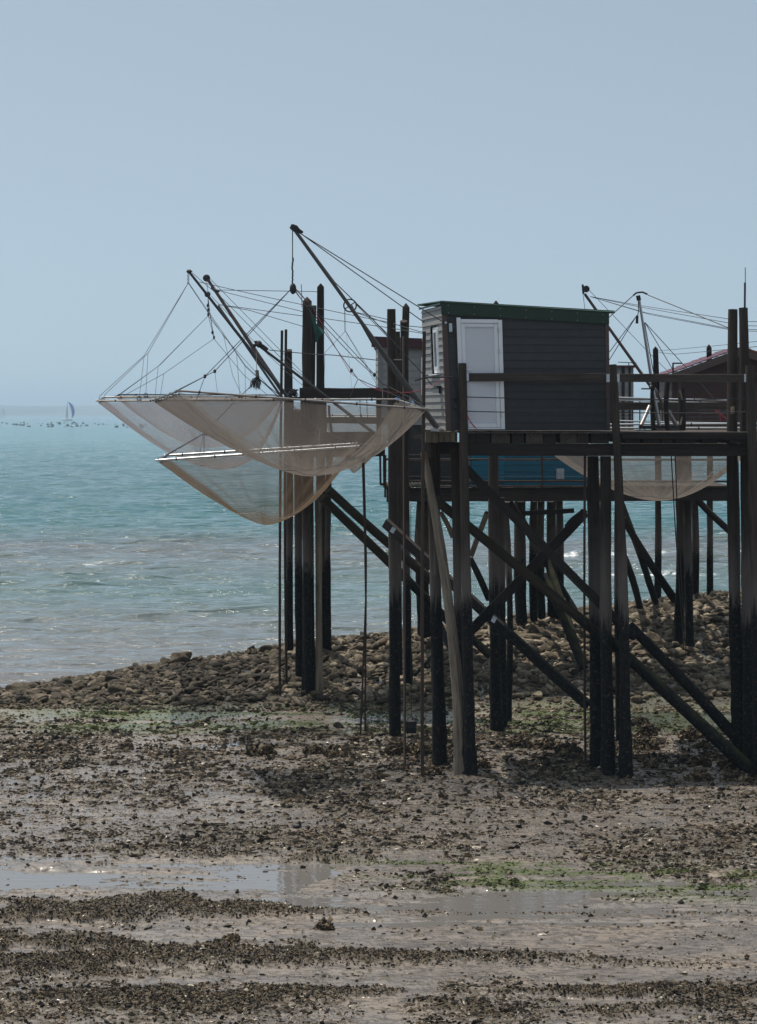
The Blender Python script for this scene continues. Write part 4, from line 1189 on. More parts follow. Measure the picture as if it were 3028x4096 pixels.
# end window
def wbox(mb, y0, y1, z0, z1, x0, x1): mb.hexa([H(x1 if i & 1 else x0, y1 if i & 2 else y0, z1 if i & 4 else z0) for i in range(8)])
mb = MB(); wbox(mb, .47, .52, 1.10, 1.98, -.02, .04); wbox(mb, 1.23, 1.29, 1.10, 1.98, .03, .08); wbox(mb, .53, 1.22, 1.92, 1.98, .02, .07); wbox(mb, .53, 1.22, 1.10, 1.16, .02, .07)
w_ = mb.build('window', M_WHITE, hut)
mb = MB(); wbox(mb, .50, 1.26, 1.12, 1.96, .045, .05); mb.build('pane', M_GLASS, w_)
mb = MB(); wbox(mb, .44, 1.32, 1.055, 1.078, -.075, .05); mb.build('window_sill', M_WHITE, w_)
mb = MB()
for (ya, yb, za, zb) in ((.52, .58, 1.16, 1.93), (.88, .93, 1.16, 1.93), (.58, .88, 1.87, 1.93), (.58, .88, 1.16, 1.22)):
    wbox(mb, ya, yb, za, zb, -.035, .0)
ca = mb.build('casement', M_WHITE, w_); mb = MB(); wbox(mb, .585, .875, 1.225, 1.865, -.02, -.015); mb.build('casement_glass', M_GLASS, w_)
# fittings
mb = MB(); wbox(mb, .24, .52, .80, .845, -.12, -.025); wbox(mb, .36, .40, .70, .80, -.06, -.025); mb.build('wall_bracket', M_BLACK, hut)
mb = MB(); dbox(mb, .10, .16, 1.86, 2.02, -.06, -.02); mb.build('electric_box', M_STEEL, hut)
part_rope(hut, 'hanging_cable', [H(.18, -.04, 1.95), H(.235, -.03, 1.6), H(.215, -.03, 1.3), H(.24, -.03, 1.12)], M_BLACK, .008)
part_rope(hut, 'hanging_cable', [H(.16, -.04, .95), H(.20, -.03, .8), H(.17, -.03, .6), H(.20, -.03, .5)], M_BLACK, .012)
mb = MB()
for z in (.42, .62): mb.ball(H(.17, -.05, z), .035, 8, 5)
mb.build('hook', M_BLACK, hut)
for pts, m_ in [([P(1867, 1655, 44.9), P(1882, 1690, 44.9), P(1900, 1712, 44.9)], M_ROPER), ([P(1867, 1668, 44.9), P(1893, 1700, 44.9), P(1908, 1716, 44.9)], M_ROPER)]:
    part_rope(hut, 'loose_cord', pts, m_, .007)
part_rope(hut, 'guide_bar', [P(1660, 1522, 44.6), P(1700, 1511, 44.4), P(1830, 1507, 44.9)], M_BLACK, .016)
mb = MB(); mb.log(P(1985, 1208, 52), P(1985, 1260, 52), 12 * 52 / F); 

# ---- other huts: plain boxes of boards with their own roofs
def box_hut(u0, u1, v0, v1, Y, depth, m_wall, board, label, roof, m_roof, over=.12, yaw=0.0, trim=None):
    a = P(u0, v1, Y); W = (u1 - u0) * Y / F; Hh = (v1 - v0) * Y / F
    X_ = Vector((math.cos(yaw), math.sin(yaw), 0)); Y_ = Vector((-math.sin(yaw), math.cos(yaw), 0))
    T = lambda x, y, z: a + X_ * x + Y_ * y + Vector((0, 0, z))
    h = thing('fishing_hut', a, label, 'hut', 'fishing huts on stilts')
    mb = MB(); board_wall(mb, lambda s, o, z: T(s, -o, z), W, lambda s: Hh, board)
    board_wall(mb, lambda s, o, z: T(-o, depth - s, z), depth, lambda s: Hh, board)
    mb.hexa([T(W if i & 1 else 0, depth if i & 2 else .004, Hh - .01 if i & 4 else 0) for i in range(8)])
    mb.build('wall', m_wall, h)
    mb = MB(); mb.hexa([T(W + over if i & 1 else -over, depth + over if i & 2 else -over, Hh + (roof if i & 4 else -.02)) for i in range(8)]); mb.build('roof', m_roof, h)
    if trim:
        for x0, x1 in trim[1]:
            mb = MB(); mb.hexa([T(x1 if i & 1 else x0, .02 if i & 2 else -.03, Hh if i & 4 else 0) for i in range(8)], gaxis=2); mb.build('trim', trim[0], h)
    return h, T, W, Hh
h, T, W, Hh = box_hut(1515, 1830, 1385, 1700, 58.0, 2.2, M_PALESIDE, 0.165, 'pale grey hut with dark red roof edge and dark lower wall behind the tall posts', 0.02, M_DARKRED, .05, 0.03, (M_LIGHTSIDE, [(-.02, .08)]))
mb = MB(); mb.hexa([T(W + .3 if i & 1 else -.18, -.06 if i & 2 else -.12, Hh + (.24 if i & 4 else -.02) - (.10 if i & 1 else 0)) for i in range(8)]); mb.build('fascia', M_DARKRED, h)
mb = MB(); mb.hexa([T(W if i & 1 else .45, 2.4 if i & 2 else .01, -.002 if i & 4 else -(1943 - 1700) * 58 / F) for i in range(8)]); mb.build('lower_wall', M_GREYSIDE, h)
mb = MB(); x0 = (1684 - 1515) * 58 / F; mb.hexa([T(x0 + .10 if i & 1 else x0, -.02 if i & 2 else -.05, (1700 - 1430) * 58 / F if i & 4 else (1700 - 1580) * 58 / F) for i in range(8)]); mb.build('window_frame', M_WHITE, h)
h, T, W, Hh = box_hut(1885, 2352, 1545, 1943, 57.7, 1.7, M_BLUE, 0.17, 'blue boarded hut on the low rear pier under the grey hut', .06, M_DARKRED)
mb = MB(); mb.hexa([T(.80 if i & 1 else 0.01, -.02 if i & 2 else -.035, 1.2 if i & 4 else .08) for i in range(8)])
for z in (.25, .5, .75, 1.0): mb.hexa([T(.80 if i & 1 else 0.01, -.035 if i & 2 else -.045, z + .012 if i & 4 else z) for i in range(8)])
mb.build('shutter', M_BLUE2, h)
mb = MB(); x0 = (2226 - 1885) * 57.7 / F
for i in range(9): mb.hexa([T(x0 + .18 if i_ & 1 else x0, -.02 if i_ & 2 else -.04, .17 + .028 * i + (.012 if i_ & 4 else 0)) for i_ in range(8)])
for i in range(6): mb.hexa([T(x0 + .034 * i + .008 if i_ & 1 else x0 + .034 * i, -.02 if i_ & 2 else -.037, .42 if i_ & 4 else .16) for i_ in range(8)])
mb.build('vent_grille', M_WHITE, h)
h, T, W, Hh = box_hut(2400, 2534, 1466, 1730, 62.0, 2.0, M_PALESIDE, 0.15, 'small dark hut with thin red roof just right of the grey hut', .03, M_REDROOF, .10, 0, (M_BLACK, [(.0, .42), (.56, .64), (.74, .80)]))
mb = MB()
mb.tube([T(.25, .3, Hh + .03), T(.25, .3, Hh + .22)], .012, 6); mb.tube([T(-.1, .3, Hh + .2), T(.30, .3, Hh + .2)], .012, 6)
mb.tube([T(.78, .3, Hh + .03), T(.78, .3, Hh + .12)], .012, 6); mb.tube([T(.5, .3, Hh + .12), T(.98, .3, Hh + .10)], .012, 6)
mb.build('roof_hook', M_BLACK, h)
# red hut with a tiled gable
a = P(2690, 1742, 61.5); YR = 61.5
red = thing('fishing_hut', a, 'dark red boarded hut with orange tiled gable roof at the right edge', 'hut', 'fishing huts on stilts')
W = (3240 - 2690) * YR / F; z0 = a.z
def TR(x, y, z): return Vector((a.x + x, a.y + y, z0 + z))
ez = (1742 - 1493) * YR / F; rz = (1742 - 1392) * YR / F; half = W / 2
gz = lambda s: ez + (rz - ez) * (1 - abs(s - half) / half) - .10
mb = MB(); board_wall(mb, lambda s, o, z: TR(s, -o, z), W, gz, .17)
board_wall(mb, lambda s, o, z: TR(-o, 3.2 - s, z), 3.2, lambda s: ez - .1, .17)
mb.poly([TR(0, .01, 0), TR(W, .01, 0), TR(W, .01, ez - .12), TR(half, .01, rz - .12), TR(0, .01, ez - .12)], 3.1, (0, 1, 0))
mb.build('wall', M_REDSIDE, red)
for sg in (-1, 1):
    mb = MB()
    for r_ in range(9):            # tile courses stepping up the slope
        for c_ in range(12):
            t0, t1 = r_ / 9, (r_ + 1) / 9
            xa = half + sg * (half + .12) * (1 - t0); xb = half + sg * (half + .12) * (1 - t1)
            za = ez - .04 + (rz - ez + .04) * t0; zb = ez - .04 + (rz - ez + .04) * t1
            y0 = -.28 + c_ * .31
            mb.hexa([TR(xb if i & 1 else xa, y0 + (.30 if i & 2 else 0), (zb + .005 if i & 1 else za + .022) + (.028 if i & 4 else -.002)) for i in range(8)])
    mb.build('roof_tiles', M_TILE if sg > 0 else M_REDROOF, red)
    mb = MB(); xa, xb = half + sg * (half + .12), half
    mb.hexa([TR(xb if i & 1 else xa, -.22 if i & 2 else -.27, (rz if i & 1 else ez - .04) - (.0 if i & 4 else .20)) for i in range(8)]); mb.build('bargeboard', M_BROWNTRIM, red)
mb = MB(); mb.hexa([TR(.22 if i & 1 else .14, -.02 if i & 2 else -.04, ez - .1 if i & 4 else 0) for i in range(8)], gaxis=2); mb.build('trim', M_BROWNTRIM, red)

# ------------------------------------------------------------------ lift nets
def net(label, corners, bottom, eL, eR, mat, tube_m=M_TUBE, tr=0.022, pouch=0.80, pouch_m=None, wr=0.035, ex=1.0, wavy=None, group='square lift nets hung from booms', name='lift_net', drape=0.0, thick=.35):
    cs_ = [Vector(c) for c in corners]      # near-left, far-left, far-right, near-right
    B = Vector(bottom)
    cen = sum(cs_, Vector()) / 4
    root = thing(name, cen, label, 'fishing net', group)
    for i in range(4):
        a_, b_ = cs_[i], cs_[(i + 1) % 4]
        mb = MB(); d = (b_ - a_).normalized() * 0.05
        mb.tube([a_ - d, a_.lerp(b_, .33), a_.lerp(b_, .66), b_ + d], tr, 10, rough=.03)
        mb.build('frame_tube', tube_m, root, True)
        for t in np.arange(.10, .95, .2):
            mb = MB(); p = a_.lerp(b_, t + random.uniform(-.02, .02)); mb.tube([p - d * .3, p + d * .3], tr * 1.35, 8); mb.build('lashing', M_ROPE, root, True)
    nt = 168; nr = 56
    per = []; tot = 0; Ls = [(cs_[(i + 1) % 4] - cs_[i]).length for i in range(4)]; S = sum(Ls)
    for j in range(nt):
        s_ = S * j / nt; i = 0
        while s_ > Ls[i]: s_ -= Ls[i]; i += 1
        t = s_ / Ls[i]; p = cs_[i].lerp(cs_[(i + 1) % 4], t)
        p = p + Vector((0, 0, -0.035 * abs(math.sin(t * math.pi * Ls[i] / .45)) - 0.02)); per.append(p)
    xs_ = [c.x for c in cs_]; x0_, x1_ = min(xs_), max(xs_)
    V = []; G = []
    for i in range(nr + 1):
        r_ = i / nr
        for j in range(nt):
            p = per[j]; side = (p.x - x0_) / (x1_ - x0_)
            e = eL + (eR - eL) * sstep(.35, .65, side)
            hx = r_ ** ex
            z = p.z + (B.z - p.z) * (1 - (1 - r_) ** e) - drape * math.sin(math.pi * r_)
            x = p.x + (B.x - p.x) * hx; y = p.y + (B.y - p.y) * hx
            ph = j / nt * 2 * math.pi
            f = wr * math.sin(math.pi * min(1, r_ * 1.1)) * (2 * float(vnoise(j * .42 + 3, r_ * 2.2, int(abs(B.x) * 10) + 1)) - 1) * 1.2
            f2 = wr * .5 * (2 * float(vnoise(j * 1.3, r_ * 5, 77)) - 1) * math.sin(math.pi * r_)
            rad = Vector((p.x - B.x, p.y - B.y, 0)); rad = rad.normalized() if rad.length > 1e-6 else Vector((1, 0, 0))
            V.append((x + rad.x * (f + f2), y + rad.y * (f + f2), z + abs(f) * .5)); G.append((j / nt, r_, 0))
    V = np.array(V); G = np.array(G)
    def ring_mesh(i0, i1, nm, m_, parent, dens):
        Vs = V[i0 * nt:(i1 + 1) * nt]; Gs = G[i0 * nt:(i1 + 1) * nt]; k_ = i1 - i0
        Q = [(a * nt + j, a * nt + (j + 1) % nt, (a + 1) * nt + (j + 1) % nt, (a + 1) * nt + j) for a in range(k_) for j in range(nt)]
        s0 = Ls[0] / S                  # the netting is gathered thicker down the first side
        th = np.maximum(sstep(s0 + .03, s0 - .02, Gs[:, 0]), sstep(.985, 1.0, Gs[:, 0]))
        me = mesh_np(nm, Vs, Q, m_, True, {'grain': Gs, 'tint': dens + th * thick * sstep(0.02, .12, Gs[:, 1])})
        return link(nm, me, parent)
    ip = int(nr * pouch)
    ring_mesh(0, ip, 'net_bag', mat, root, 0.0)
    ring_mesh(ip, nr, 'net_pouch', pouch_m or mat, root, 0.22)
    mb = MB(); ring_pts = [Vector(V[ip * nt + j]) for j in range(0, nt, 2)]; ring_pts.append(ring_pts[0])
    mb.tube(ring_pts, .006, 4, cap=False); mb.build('seam_cord', M_ROPE if mat is N_TAN else M_ROPEL, root, True)
    return root

def lines(root, name, lst, mat=None, r=0.006, sag=0.0, label=None):
    """one object per line of the rigging"""
    for pts in lst:
        part_rope(root, name, [P(*p) for p in pts], mat, r, sag, label)

n1_ = net('largest tan lift net with long bar frame, nearest the camera left of the grey hut',
    [P(715, 1563, 43.2), P(617, 1599, 47.0), P(1586, 1598, 47.2), P(1706, 1636, 43.6)], P(1225, 1905, 45.2), 1.42, 2.1, N_TAN, M_TUBE, 0.021, .84, None, .05, thick=.95)
Yt = 45.2
lines(n1_, 'bridle_line', [
    [(1172, 1148, Yt), (820, 1505, 45.5), (709, 1561, 43.3)], [(1170, 1150, Yt), (859, 1485, 45.4), (699, 1569, 45.0)],
    [(1172, 1150, Yt), (1406, 1482, 44.6), (1432, 1516, 44.4)], [(1172, 1146, Yt), (1498, 1499, 45), (1527, 1533, 45)],
    [(1432, 1516, 44.4), (1600, 1590, 43.8), (1704, 1634, 43.6)], [(1527, 1533, 45), (1640, 1590, 44.5), (1706, 1634, 43.7)]], M_ROPE, .0075)
lines(n1_, 'dropper', [[(820, 1505, 45.5), (786, 1598, 46.5)], [(1432, 1516, 44.4), (1396, 1596, 47.1)], [(1527, 1533, 45), (1534, 1622, 43.6)]], M_ROPE, .006)
lines(n1_, 'dropper', [[(859, 1485, 45.4), (870, 1574, 43.4)]], M_ROPE, .004)
mb = MB()
for u, v, Y in [(820, 1505, 45.5), (859, 1485, 45.4), (1406, 1482, 44.6), (1498, 1499, 45)]: mb.ball(P(u, v, Y), .03, 8, 5, (1, 1, 1.4))
mb.build('rope_knots', M_BLACK, n1_, True)
lines(n1_, 'red_cord', [[(1180, 1150, Yt), (1250, 1230, Yt), (1400, 1490, 45.0), (1470, 1545, 44.9), (1540, 1568, 44.9), (1640, 1570, 44.9), (1700, 1556, 44.9), (1790, 1508, 44.9)]], M_ROPER, .0055)
lines(n1_, 'lashing', [[(1582, 1592, 47.1), (1600, 1597, 46.9)], [(1648, 1606, 45.6), (1664, 1622, 45.2)], [(1534, 1612, 43.58), (1534, 1622, 43.58)]], M_ROPEB, .012)
mb = MB(); mb.tube([P(1600 + (1700 - 1600) * t + random.uniform(-1, 1), 1604 + (1634 - 1604) * t + 4, 46.9 - 3.2 * t) for t in np.linspace(0, 1, 26)], .028, 6, rough=.5)
mb.build('corner_lacing', M_ROPEL, n1_, True)

n2_ = net('lowest brown lift net with gleaming tube frame, hanging under the large tan net',
    [P(633, 1841, 50.0), P(666, 1822, 53.0), P(1418, 1775, 53.0), P(1428, 1786, 50.0)], P(1060, 2100, 51.5), 1.30, 1.75, N_BROWN, M_BRIGHT, 0.026, .74, N_BROWN, .05)
lines(n2_, 'bridle_line', [[(1030, 1520, 52), (941, 1603, 52), (821, 1731, 52), (640, 1838, 50)], [(821, 1731, 52), (668, 1818, 53)],
    [(1040, 1518, 52), (1156, 1612, 51.8), (1278, 1716, 51.8), (1422, 1780, 51)]], M_ROPE, .009)
lines(n2_, 'dropper', [[(816, 1734, 52), (816, 1812, 52.9)], [(812, 1738, 52), (796, 1832, 50.1)], [(1278, 1716, 51.8), (1274, 1792, 50)]], M_ROPE, .007)
mb = MB(); mb.ball(P(822, 1730, 52), .035, 8, 5, (1.6, 1, 1)); mb.ring(P(829, 1733, 51.9), .05, .007); mb.build('rope_knots', M_BLACK, n2_, True)
n3_ = net('leftmost pale lift net, its frame reaching farthest out over the sea',
    [P(392, 1603, 53.5), P(418, 1589, 57.5), P(1122, 1592, 57.5), P(1132, 1603, 53.5)], P(860, 1876, 55.5), 1.50, 3.0, N_PALE, M_TUBE, 0.019, .86, None, .05)
lines(n3_, 'bridle_line', [[(753, 1132, 55.8), (577, 1422, 55), (398, 1585, 53.6), (396, 1600, 53.5)], [(753, 1132, 55.8), (592, 1413, 56), (416, 1582, 57.4)],
    [(753, 1132, 55.8), (895, 1346, 55.8), (1112, 1588, 54)], [(755, 1132, 55.8), (980, 1460, 56), (1118, 1590, 57)]], M_ROPE, .006)
lines(n3_, 'dropper', [[(592, 1413, 56), (583, 1584, 57.5)], [(577, 1422, 55), (556, 1598, 53.5)], [(946, 1411, 55.5), (960, 1590, 57.4)], [(895, 1346, 55), (930, 1500, 54), (975, 1598, 53.6)]], M_ROPE, .005)
for u, v, Y in [(583, 1580, 57.5), (556, 1594, 53.5), (960, 1586, 57.5), (975, 1594, 53.5)]:
    mb = MB(); mb.ring(P(u, v, Y), .045, .008); mb.build('ring', M_BLACK, n3_, True)
n4_ = net('pale lift net seen behind the leftmost one, with the thin dark frame bar',
    [P(467, 1585, 58.5), P(480, 1578, 61.5), P(1100, 1580, 61.5), P(1126, 1588, 58.5)], P(820, 1790, 60), 1.6, 2.4, N_PALE, M_BLACK, 0.016, .86, None, .04)
lines(n4_, 'bridle_line', [[(833, 1263, 58.5), (633, 1465, 59), (470, 1583, 58.6)], [(833, 1263, 58.5), (640, 1460, 60), (482, 1577, 61.3)],
    [(833, 1263, 58.5), (856, 1355, 59), (655, 1495, 59.5), (497, 1582, 59)], [(856, 1355, 59), (975, 1500, 60), (1072, 1582, 61)],
    [(833, 1263, 58.5), (907, 1358, 59), (980, 1465, 59), (1100, 1575, 60)]], M_ROPE, .006)
lines(n4_, 'dropper', [[(633, 1465, 59), (620, 1584, 58.6)], [(655, 1495, 59.5), (642, 1580, 61)], [(980, 1465, 59), (982, 1584, 58.6)]], M_ROPE, .005)
n5_ = net('small net with a knotted pale pouch showing below the rear deck behind the tan net',
    [P(1290, 1668, 59), P(1300, 1660, 62), P(1600, 1660, 62), P(1610, 1668, 59)], P(1414, 1893, 60.5), 1.25, 1.25, N_PALE, M_BRIGHT, 0.02, .62, N_BROWN, .04)
lines(n5_, 'bridle_line', [[(1381, 1325, 60), (1300, 1410, 60), (1292, 1660, 59)], [(1381, 1325, 60), (1502, 1530, 60), (1606, 1664, 59.5)], [(1383, 1325, 60), (1500, 1515, 61), (1600, 1655, 62)]], M_ROPE, .005)
lines(n5_, 'dropper', [[(1386, 1340, 60), (1408, 1560, 60)]], M_ROPEL, .003)
n6_ = net('tan lift net hanging half hidden behind the right deck of the front pier',
    [P(2090, 1712, 51.9), P(2120, 1700, 55.6), P(3040, 1694, 55.6), P(3070, 1712, 51.9)], P(2625, 2003, 53.7), 1.65, 2.0, N_TAN, M_BRIGHT, 0.024, .82, None, .05)
lines(n6_, 'bridle_line', [[(2545, 1265, 53), (2440, 1405, 53), (2300, 1560, 53)], [(2545, 1265, 53), (2440, 1435, 53), (2300, 1610, 53)],
    [(2580, 1290, 53), (2692, 1480, 53), (2780, 1600, 53), (3040, 1692, 55)], [(2580, 1290, 53), (2770, 1498, 53), (2870, 1612, 53), (3066, 1708, 52)]], M_ROPE, .009)

# ------------------------------------------------------------------ booms, winches and guys
BG = 'booms carrying the lift nets'
def boom(label, spars, name='fishing_boom'):
    p0 = spars[0]
    t = thing(name, P(*p0[1]), label, 'boom', BG)
    for a_, b_, r0, r1, m_ in spars:
        mb = MB(); A, B = P(*a_), P(*b_); mb.log(A, B, r0 * a_[2] / F, r1 * b_[2] / F, n=12, rough=.02, bend=.0); mb.build('spar', m_, t, True)
    return t
b1_ = boom('tallest boom, grey, rising from the seaward end of the grey hut', [((1174, 914, 45.2), (1752, 1712, 44.95), 6.5, 9, M_SPAR)])
mb = MB(); mb.tube([P(1480, 1340, 45.1), P(1600, 1520, 45.4), P(1741, 1710, 45.45)], .030, 10); mb.build('spar', M_SPAR, b1_, True)
lines(b1_, 'guy_line', [[(1195, 930, 45.2), (1772, 1288, 44.96), (1788, 1294, 44.95)], [(1192, 926, 45.2), (1697, 1290, 46.8)], [(1195, 935, 45.2), (1340, 1130, 45.3), (1486, 1272, 45.3), (1694, 1499, 45.0), (1728, 1540, 44.95)]], M_BLACK, .010)
lines(b1_, 'guy_line', [[(1425, 1218, 45.6), (1548, 1345, 47)]], M_BLACK, .007)
lines(b1_, 'hoist_rope', [[(1170, 918, 45.2), (1170, 1142, 45.2)]], M_BLACK, .010)
mb = MB(); mb.tube([P(1170 + random.uniform(-2, 2), v, 45.2) for v in range(1030, 1142, 8)], .020, 6, rough=.5); mb.build('rope_knot', M_BLACK, b1_, True)
mb = MB(); mb.tube([P(1162, 905, 45.2), P(1168, 908, 45.2), P(1182, 916, 45.2), P(1194, 924, 45.2), P(1212, 930, 45.2)], [.045, .06, .07, .045, .02], 8, rough=.4); mb.build('tip_lashing', M_BLACK, b1_, True)
mb = MB(); c = P(1172, 1155, 45.2); mb.ball(c, .085, 12, 8, (.75, .5, 1.25)); mb.build('pulley_block', M_BLACK, b1_, True)
mb = MB(); mb.ball(P(1783, 1292, 44.96), .03, 8, 5); mb.beam(P(1740, 1722, 44.95), P(1762, 1722, 45.4), .16, .07); mb.build('boom_foot', M_STEEL, b1_)
b5_ = boom('rear boom whose tip carries a spoked wheel, behind the tallest boom', [((1405, 1222, 60.5), (1520, 1425, 60.8), 4.5, 5.5, M_SPAR)])
mb = MB(); cw = P(1400, 1222, 60.3); R_ = 25 * 60.3 / F
mb.ring(cw, R_, .018)
for a_ in (0.6, 0.6 + math.pi / 2):
    d = Vector((math.cos(a_), 0, math.sin(a_))) * R_; mb.tube([cw - d, cw + d], .014, 6)
mb.ball(cw, .035, 8, 6); mb.build('pulley_wheel', M_BLACK, b5_, True)
lines(b5_, 'hoist_rope', [[(1379, 1230, 60.3), (1380, 1325, 60.2)]], M_BLACK, .011)
lines(b5_, 'guy_line', [[(1428, 1218, 60.4), (1560, 1345, 60.5)], [(1428, 1250, 60.4), (1560, 1280, 58)], [(1428, 1252, 60.4), (1560, 1297, 58), (1694, 1310, 58)]], M_ROPE, .010)
b2_ = boom('leftmost boom, thin and dark, with a chain at its tip', [((757, 1088, 55.8), (1152, 1590, 55.2), 5, 7, M_BLACK)])
mb = MB()
for v in range(1096, 1134, 7): mb.ring(P(753, v, 55.8), .022, .007, (0, 1, 0) if (v // 7) % 2 else (1, 0, 0), 14, 5)
mb.ball(P(757, 1086, 55.8), .06, 8, 6, (1.2, 1, .8), jag=.2); mb.build('tip_chain', M_BLACK, b2_, True)
b3_ = boom('stout dark boom, second from the left, with a round pulley at its tip', [((830, 1116, 58.0), (1134, 1572, 57.6), 6, 9, M_BROWNTRIM)])
mb = MB(); mb.ring(P(826, 1112, 58), .055, .035); mb.ball(P(826, 1112, 58), .05, 10, 6); mb.build('pulley', M_BLACK, b3_, True)
mb = MB(); mb.tube([P(846, 1148, 58), P(862, 1160, 57.9), P(876, 1164, 57.8)], .03, 6, rough=.4); mb.build('lashing', M_BLACK, b3_, True)
b3b = boom('pale slender boom between the two dark ones and the steel one', [((873, 1222, 57.2), (1120, 1580, 57.0), 4, 5, M_SPAR)])
mb = MB(); mb.ball(P(830, 1177, 57.0), .075, 14, 9, (1, .6, 1)); fl = mb.build('float_ball', M_SPAR, b3b, True)
lines(b3b, 'hoist_rope', [[(826, 1120, 58), (832, 1175, 57.2), (833, 1263, 58.4)], [(833, 1200, 57.5), (841, 1262, 58.4), (855, 1350, 58.8)]], M_BLACK, .009)
mb = MB()
for u, v in [(831, 1222), (833, 1240), (833, 1258), (850, 1330), (856, 1350)]: mb.ball(P(u, v, 58.2), .03, 7, 5, (1, 1, 1.6), jag=.2)
mb.build('rope_knots', M_BLACK, b3b, True)
b4_ = boom('grey steel boom sloping gently down behind the tan net', [((1036, 1383, 53.0), (1508, 1742, 54.0), 5, 7, M_SPAR)])
mb = MB(); mb.beam(P(1020, 1376, 53), P(1030, 1372, 53), .10, .12); mb.beam(P(1048, 1382, 53), P(1072, 1398, 53), .09, .07); mb.beam(P(1018, 1376, 53), P(1017, 1392, 53), .06, .05); mb.ball(P(1036, 1376, 53), .08, 8, 6, jag=.2); mb.build('tip_block', M_BLACK, b4_)
lines(b4_, 'hoist_rope', [[(1025, 1395, 53), (1027, 1500, 52.4)]], M_BLACK, .008)
lines(b4_, 'guy_line', [[(1075, 1400, 53), (1250, 1417, 53.2), (1330, 1420, 52), (1510, 1441, 50)]], M_ROPE, .010)
mb = MB()          # ragged ends of old rope tied into a bunch
for i in range(46):
    u0, v0 = 1028 + random.uniform(-4, 6), 1508 + random.uniform(-4, 10)
    du = random.uniform(-42, 16); L_ = random.uniform(22, 50)
    mb.tube([P(u0, v0, 52.3), P(u0 + du * .55, v0 + L_ * .35, 52.3 + random.uniform(-.1, .1)), P(u0 + du * .8 + random.uniform(-4, 4), v0 + L_, 52.3 + random.uniform(-.15, .15))], [.012, .010, .004], 4)
mb.tube([P(1027, 1483, 52.4), P(1029, 1510, 52.3)], .035, 6, rough=.4)
ta = mb.build('rope_tassel', M_BLACK, b4_, True)
mb = MB()
for i in range(14):
    pts = [P(1142 + random.uniform(0, 40), 1572 - 10 * math.sin(j * .9 + i) + random.uniform(-6, 6), 54.3 + random.uniform(-.2, .2)) + Vector((j * .02, 0, 0)) for j in range(5)]
    mb.tube(pts, .014, 5)
o = mb.build('tangled_rope', M_ROPE, None, True); tag(o, 'tangle of rope and wire where the left booms meet the post', 'rope')
# long stays running from the booms to the posts
def stay(label, pts, r=.008, mat=None, sag=0.0):
    o = part_rope(None, 'stay_wire', [P(*p) for p in pts], mat or M_ROPE, r, sag); return tag(o, label, 'wire', 'stay wires of the booms')
stay('wire from the leftmost boom over the left pier to the post beside the hut', [(797, 1128, 55.8), (1211, 1219, 54.0), (1560, 1290, 50.2), (1694, 1330, 47.2)], .008, None, .002)
stay('level wire from the stout dark boom to the top of the round left post', [(873, 1160, 57.8), (1249, 1166, 56.6), (1270, 1167, 56.5)], .008)
stay('wire from the stout dark boom slanting down to the square left post', [(873, 1162, 57.8), (1212, 1247, 54.1)], .008)
stay('upper wire from the pale slender boom, crossing behind the left posts', [(873, 1218, 57.2), (1212, 1264, 54.2), (1297, 1274, 54.5), (1549, 1310, 50.2), (1694, 1334, 48)], .008)
stay('lower wire from the pale slender boom to the square left post', [(873, 1218, 57.2), (1000, 1242, 56), (1212, 1306, 54.1)], .008)
stay('long line from the pulley of the stout boom down to the left deck', [(838, 1112, 58), (1124, 1404, 56), (1200, 1480, 54.8), (1300, 1584, 53.9)], .007)
stay('long line from the chained boom tip down along the left booms', [(769, 1092, 55.8), (895, 1199, 55.6), (1124, 1432, 54.8), (1245, 1530, 54.0)], .007)
stay('line from the round float down to the bundle of left poles', [(846, 1185, 57), (1010, 1360, 56.5), (1142, 1484, 55), (1215, 1545, 54)], .006)
stay('line from the pulley block of the tallest boom through the posts to the left deck', [(1176, 1160, 45.3), (1255, 1260, 47), (1406, 1420, 47.2), (1488, 1495, 45.6)], .008)
# right-hand booms
b6_ = boom('dark boom with a reel at its tip behind the right corner of the grey hut', [((2339, 1176, 58.5), (2610, 1556, 58.8), 5.5, 6.5, M_BROWNTRIM), ((2600, 1545, 58.8), (2668, 1640, 59.0), 6.5, 6.5, M_BROWNTRIM)])
mb = MB(); mb.tube([P(2345, 1156, 58.3), P(2345, 1156, 58.7)], .085, 14); mb.beam(P(2331, 1138, 58.5), P(2333, 1176, 58.5), .05, .05); mb.build('reel', M_BLACK, b6_)
lines(b6_, 'guy_line', [[(2360, 1186, 58.5), (2560, 1222, 58), (2916, 1276, 47.5)], [(2360, 1186, 58.5), (2560, 1228, 58), (2916, 1292, 47.5)], [(2360, 1186, 58.5), (2580, 1250, 58), (2916, 1314, 47.5)], [(2360, 1186, 58.5), (2600, 1258, 58), (2916, 1318, 47.5)],
    [(2352, 1156, 58.5), (2580, 1395, 59), (2676, 1490, 60)], [(2332, 1176, 58.5), (2340, 1240, 58.5), (2345, 1300, 58.5)]], M_ROPE, .0065)
for v0, v1 in ((1286, 1288), (1303, 1305), (1318, 1320), (1324, 1327)):
    lines(b6_, 'guy_line', [[(2990, v0, 46.5), (3100, v1, 45)]], M_ROPE, .006)
b7_ = boom('shiny steel mast with tripod legs standing on the right deck', [((2557, 1200, 48.4), (2608, 1530, 48.6), 5, 6.5, M_STEEL), ((2608, 1530, 48.6), (2637, 1702, 48.7), 7, 8, M_STEEL),
    ((2598, 1625, 48.6), (2564, 1702, 48.3), 8, 8, M_TUBE), ((2606, 1540, 48.6), (2706, 1702, 48.9), 8, 9, M_TUBE)], 'steel_mast')
mb = MB(); mb.beam(P(2556, 1708, 48.5), P(2712, 1708, 48.5), .18, .06); mb.beam(P(2540, 1722, 48.5), P(2735, 1722, 48.5), .22, .03); mb.build('base_plate', M_BLACK, b7_)
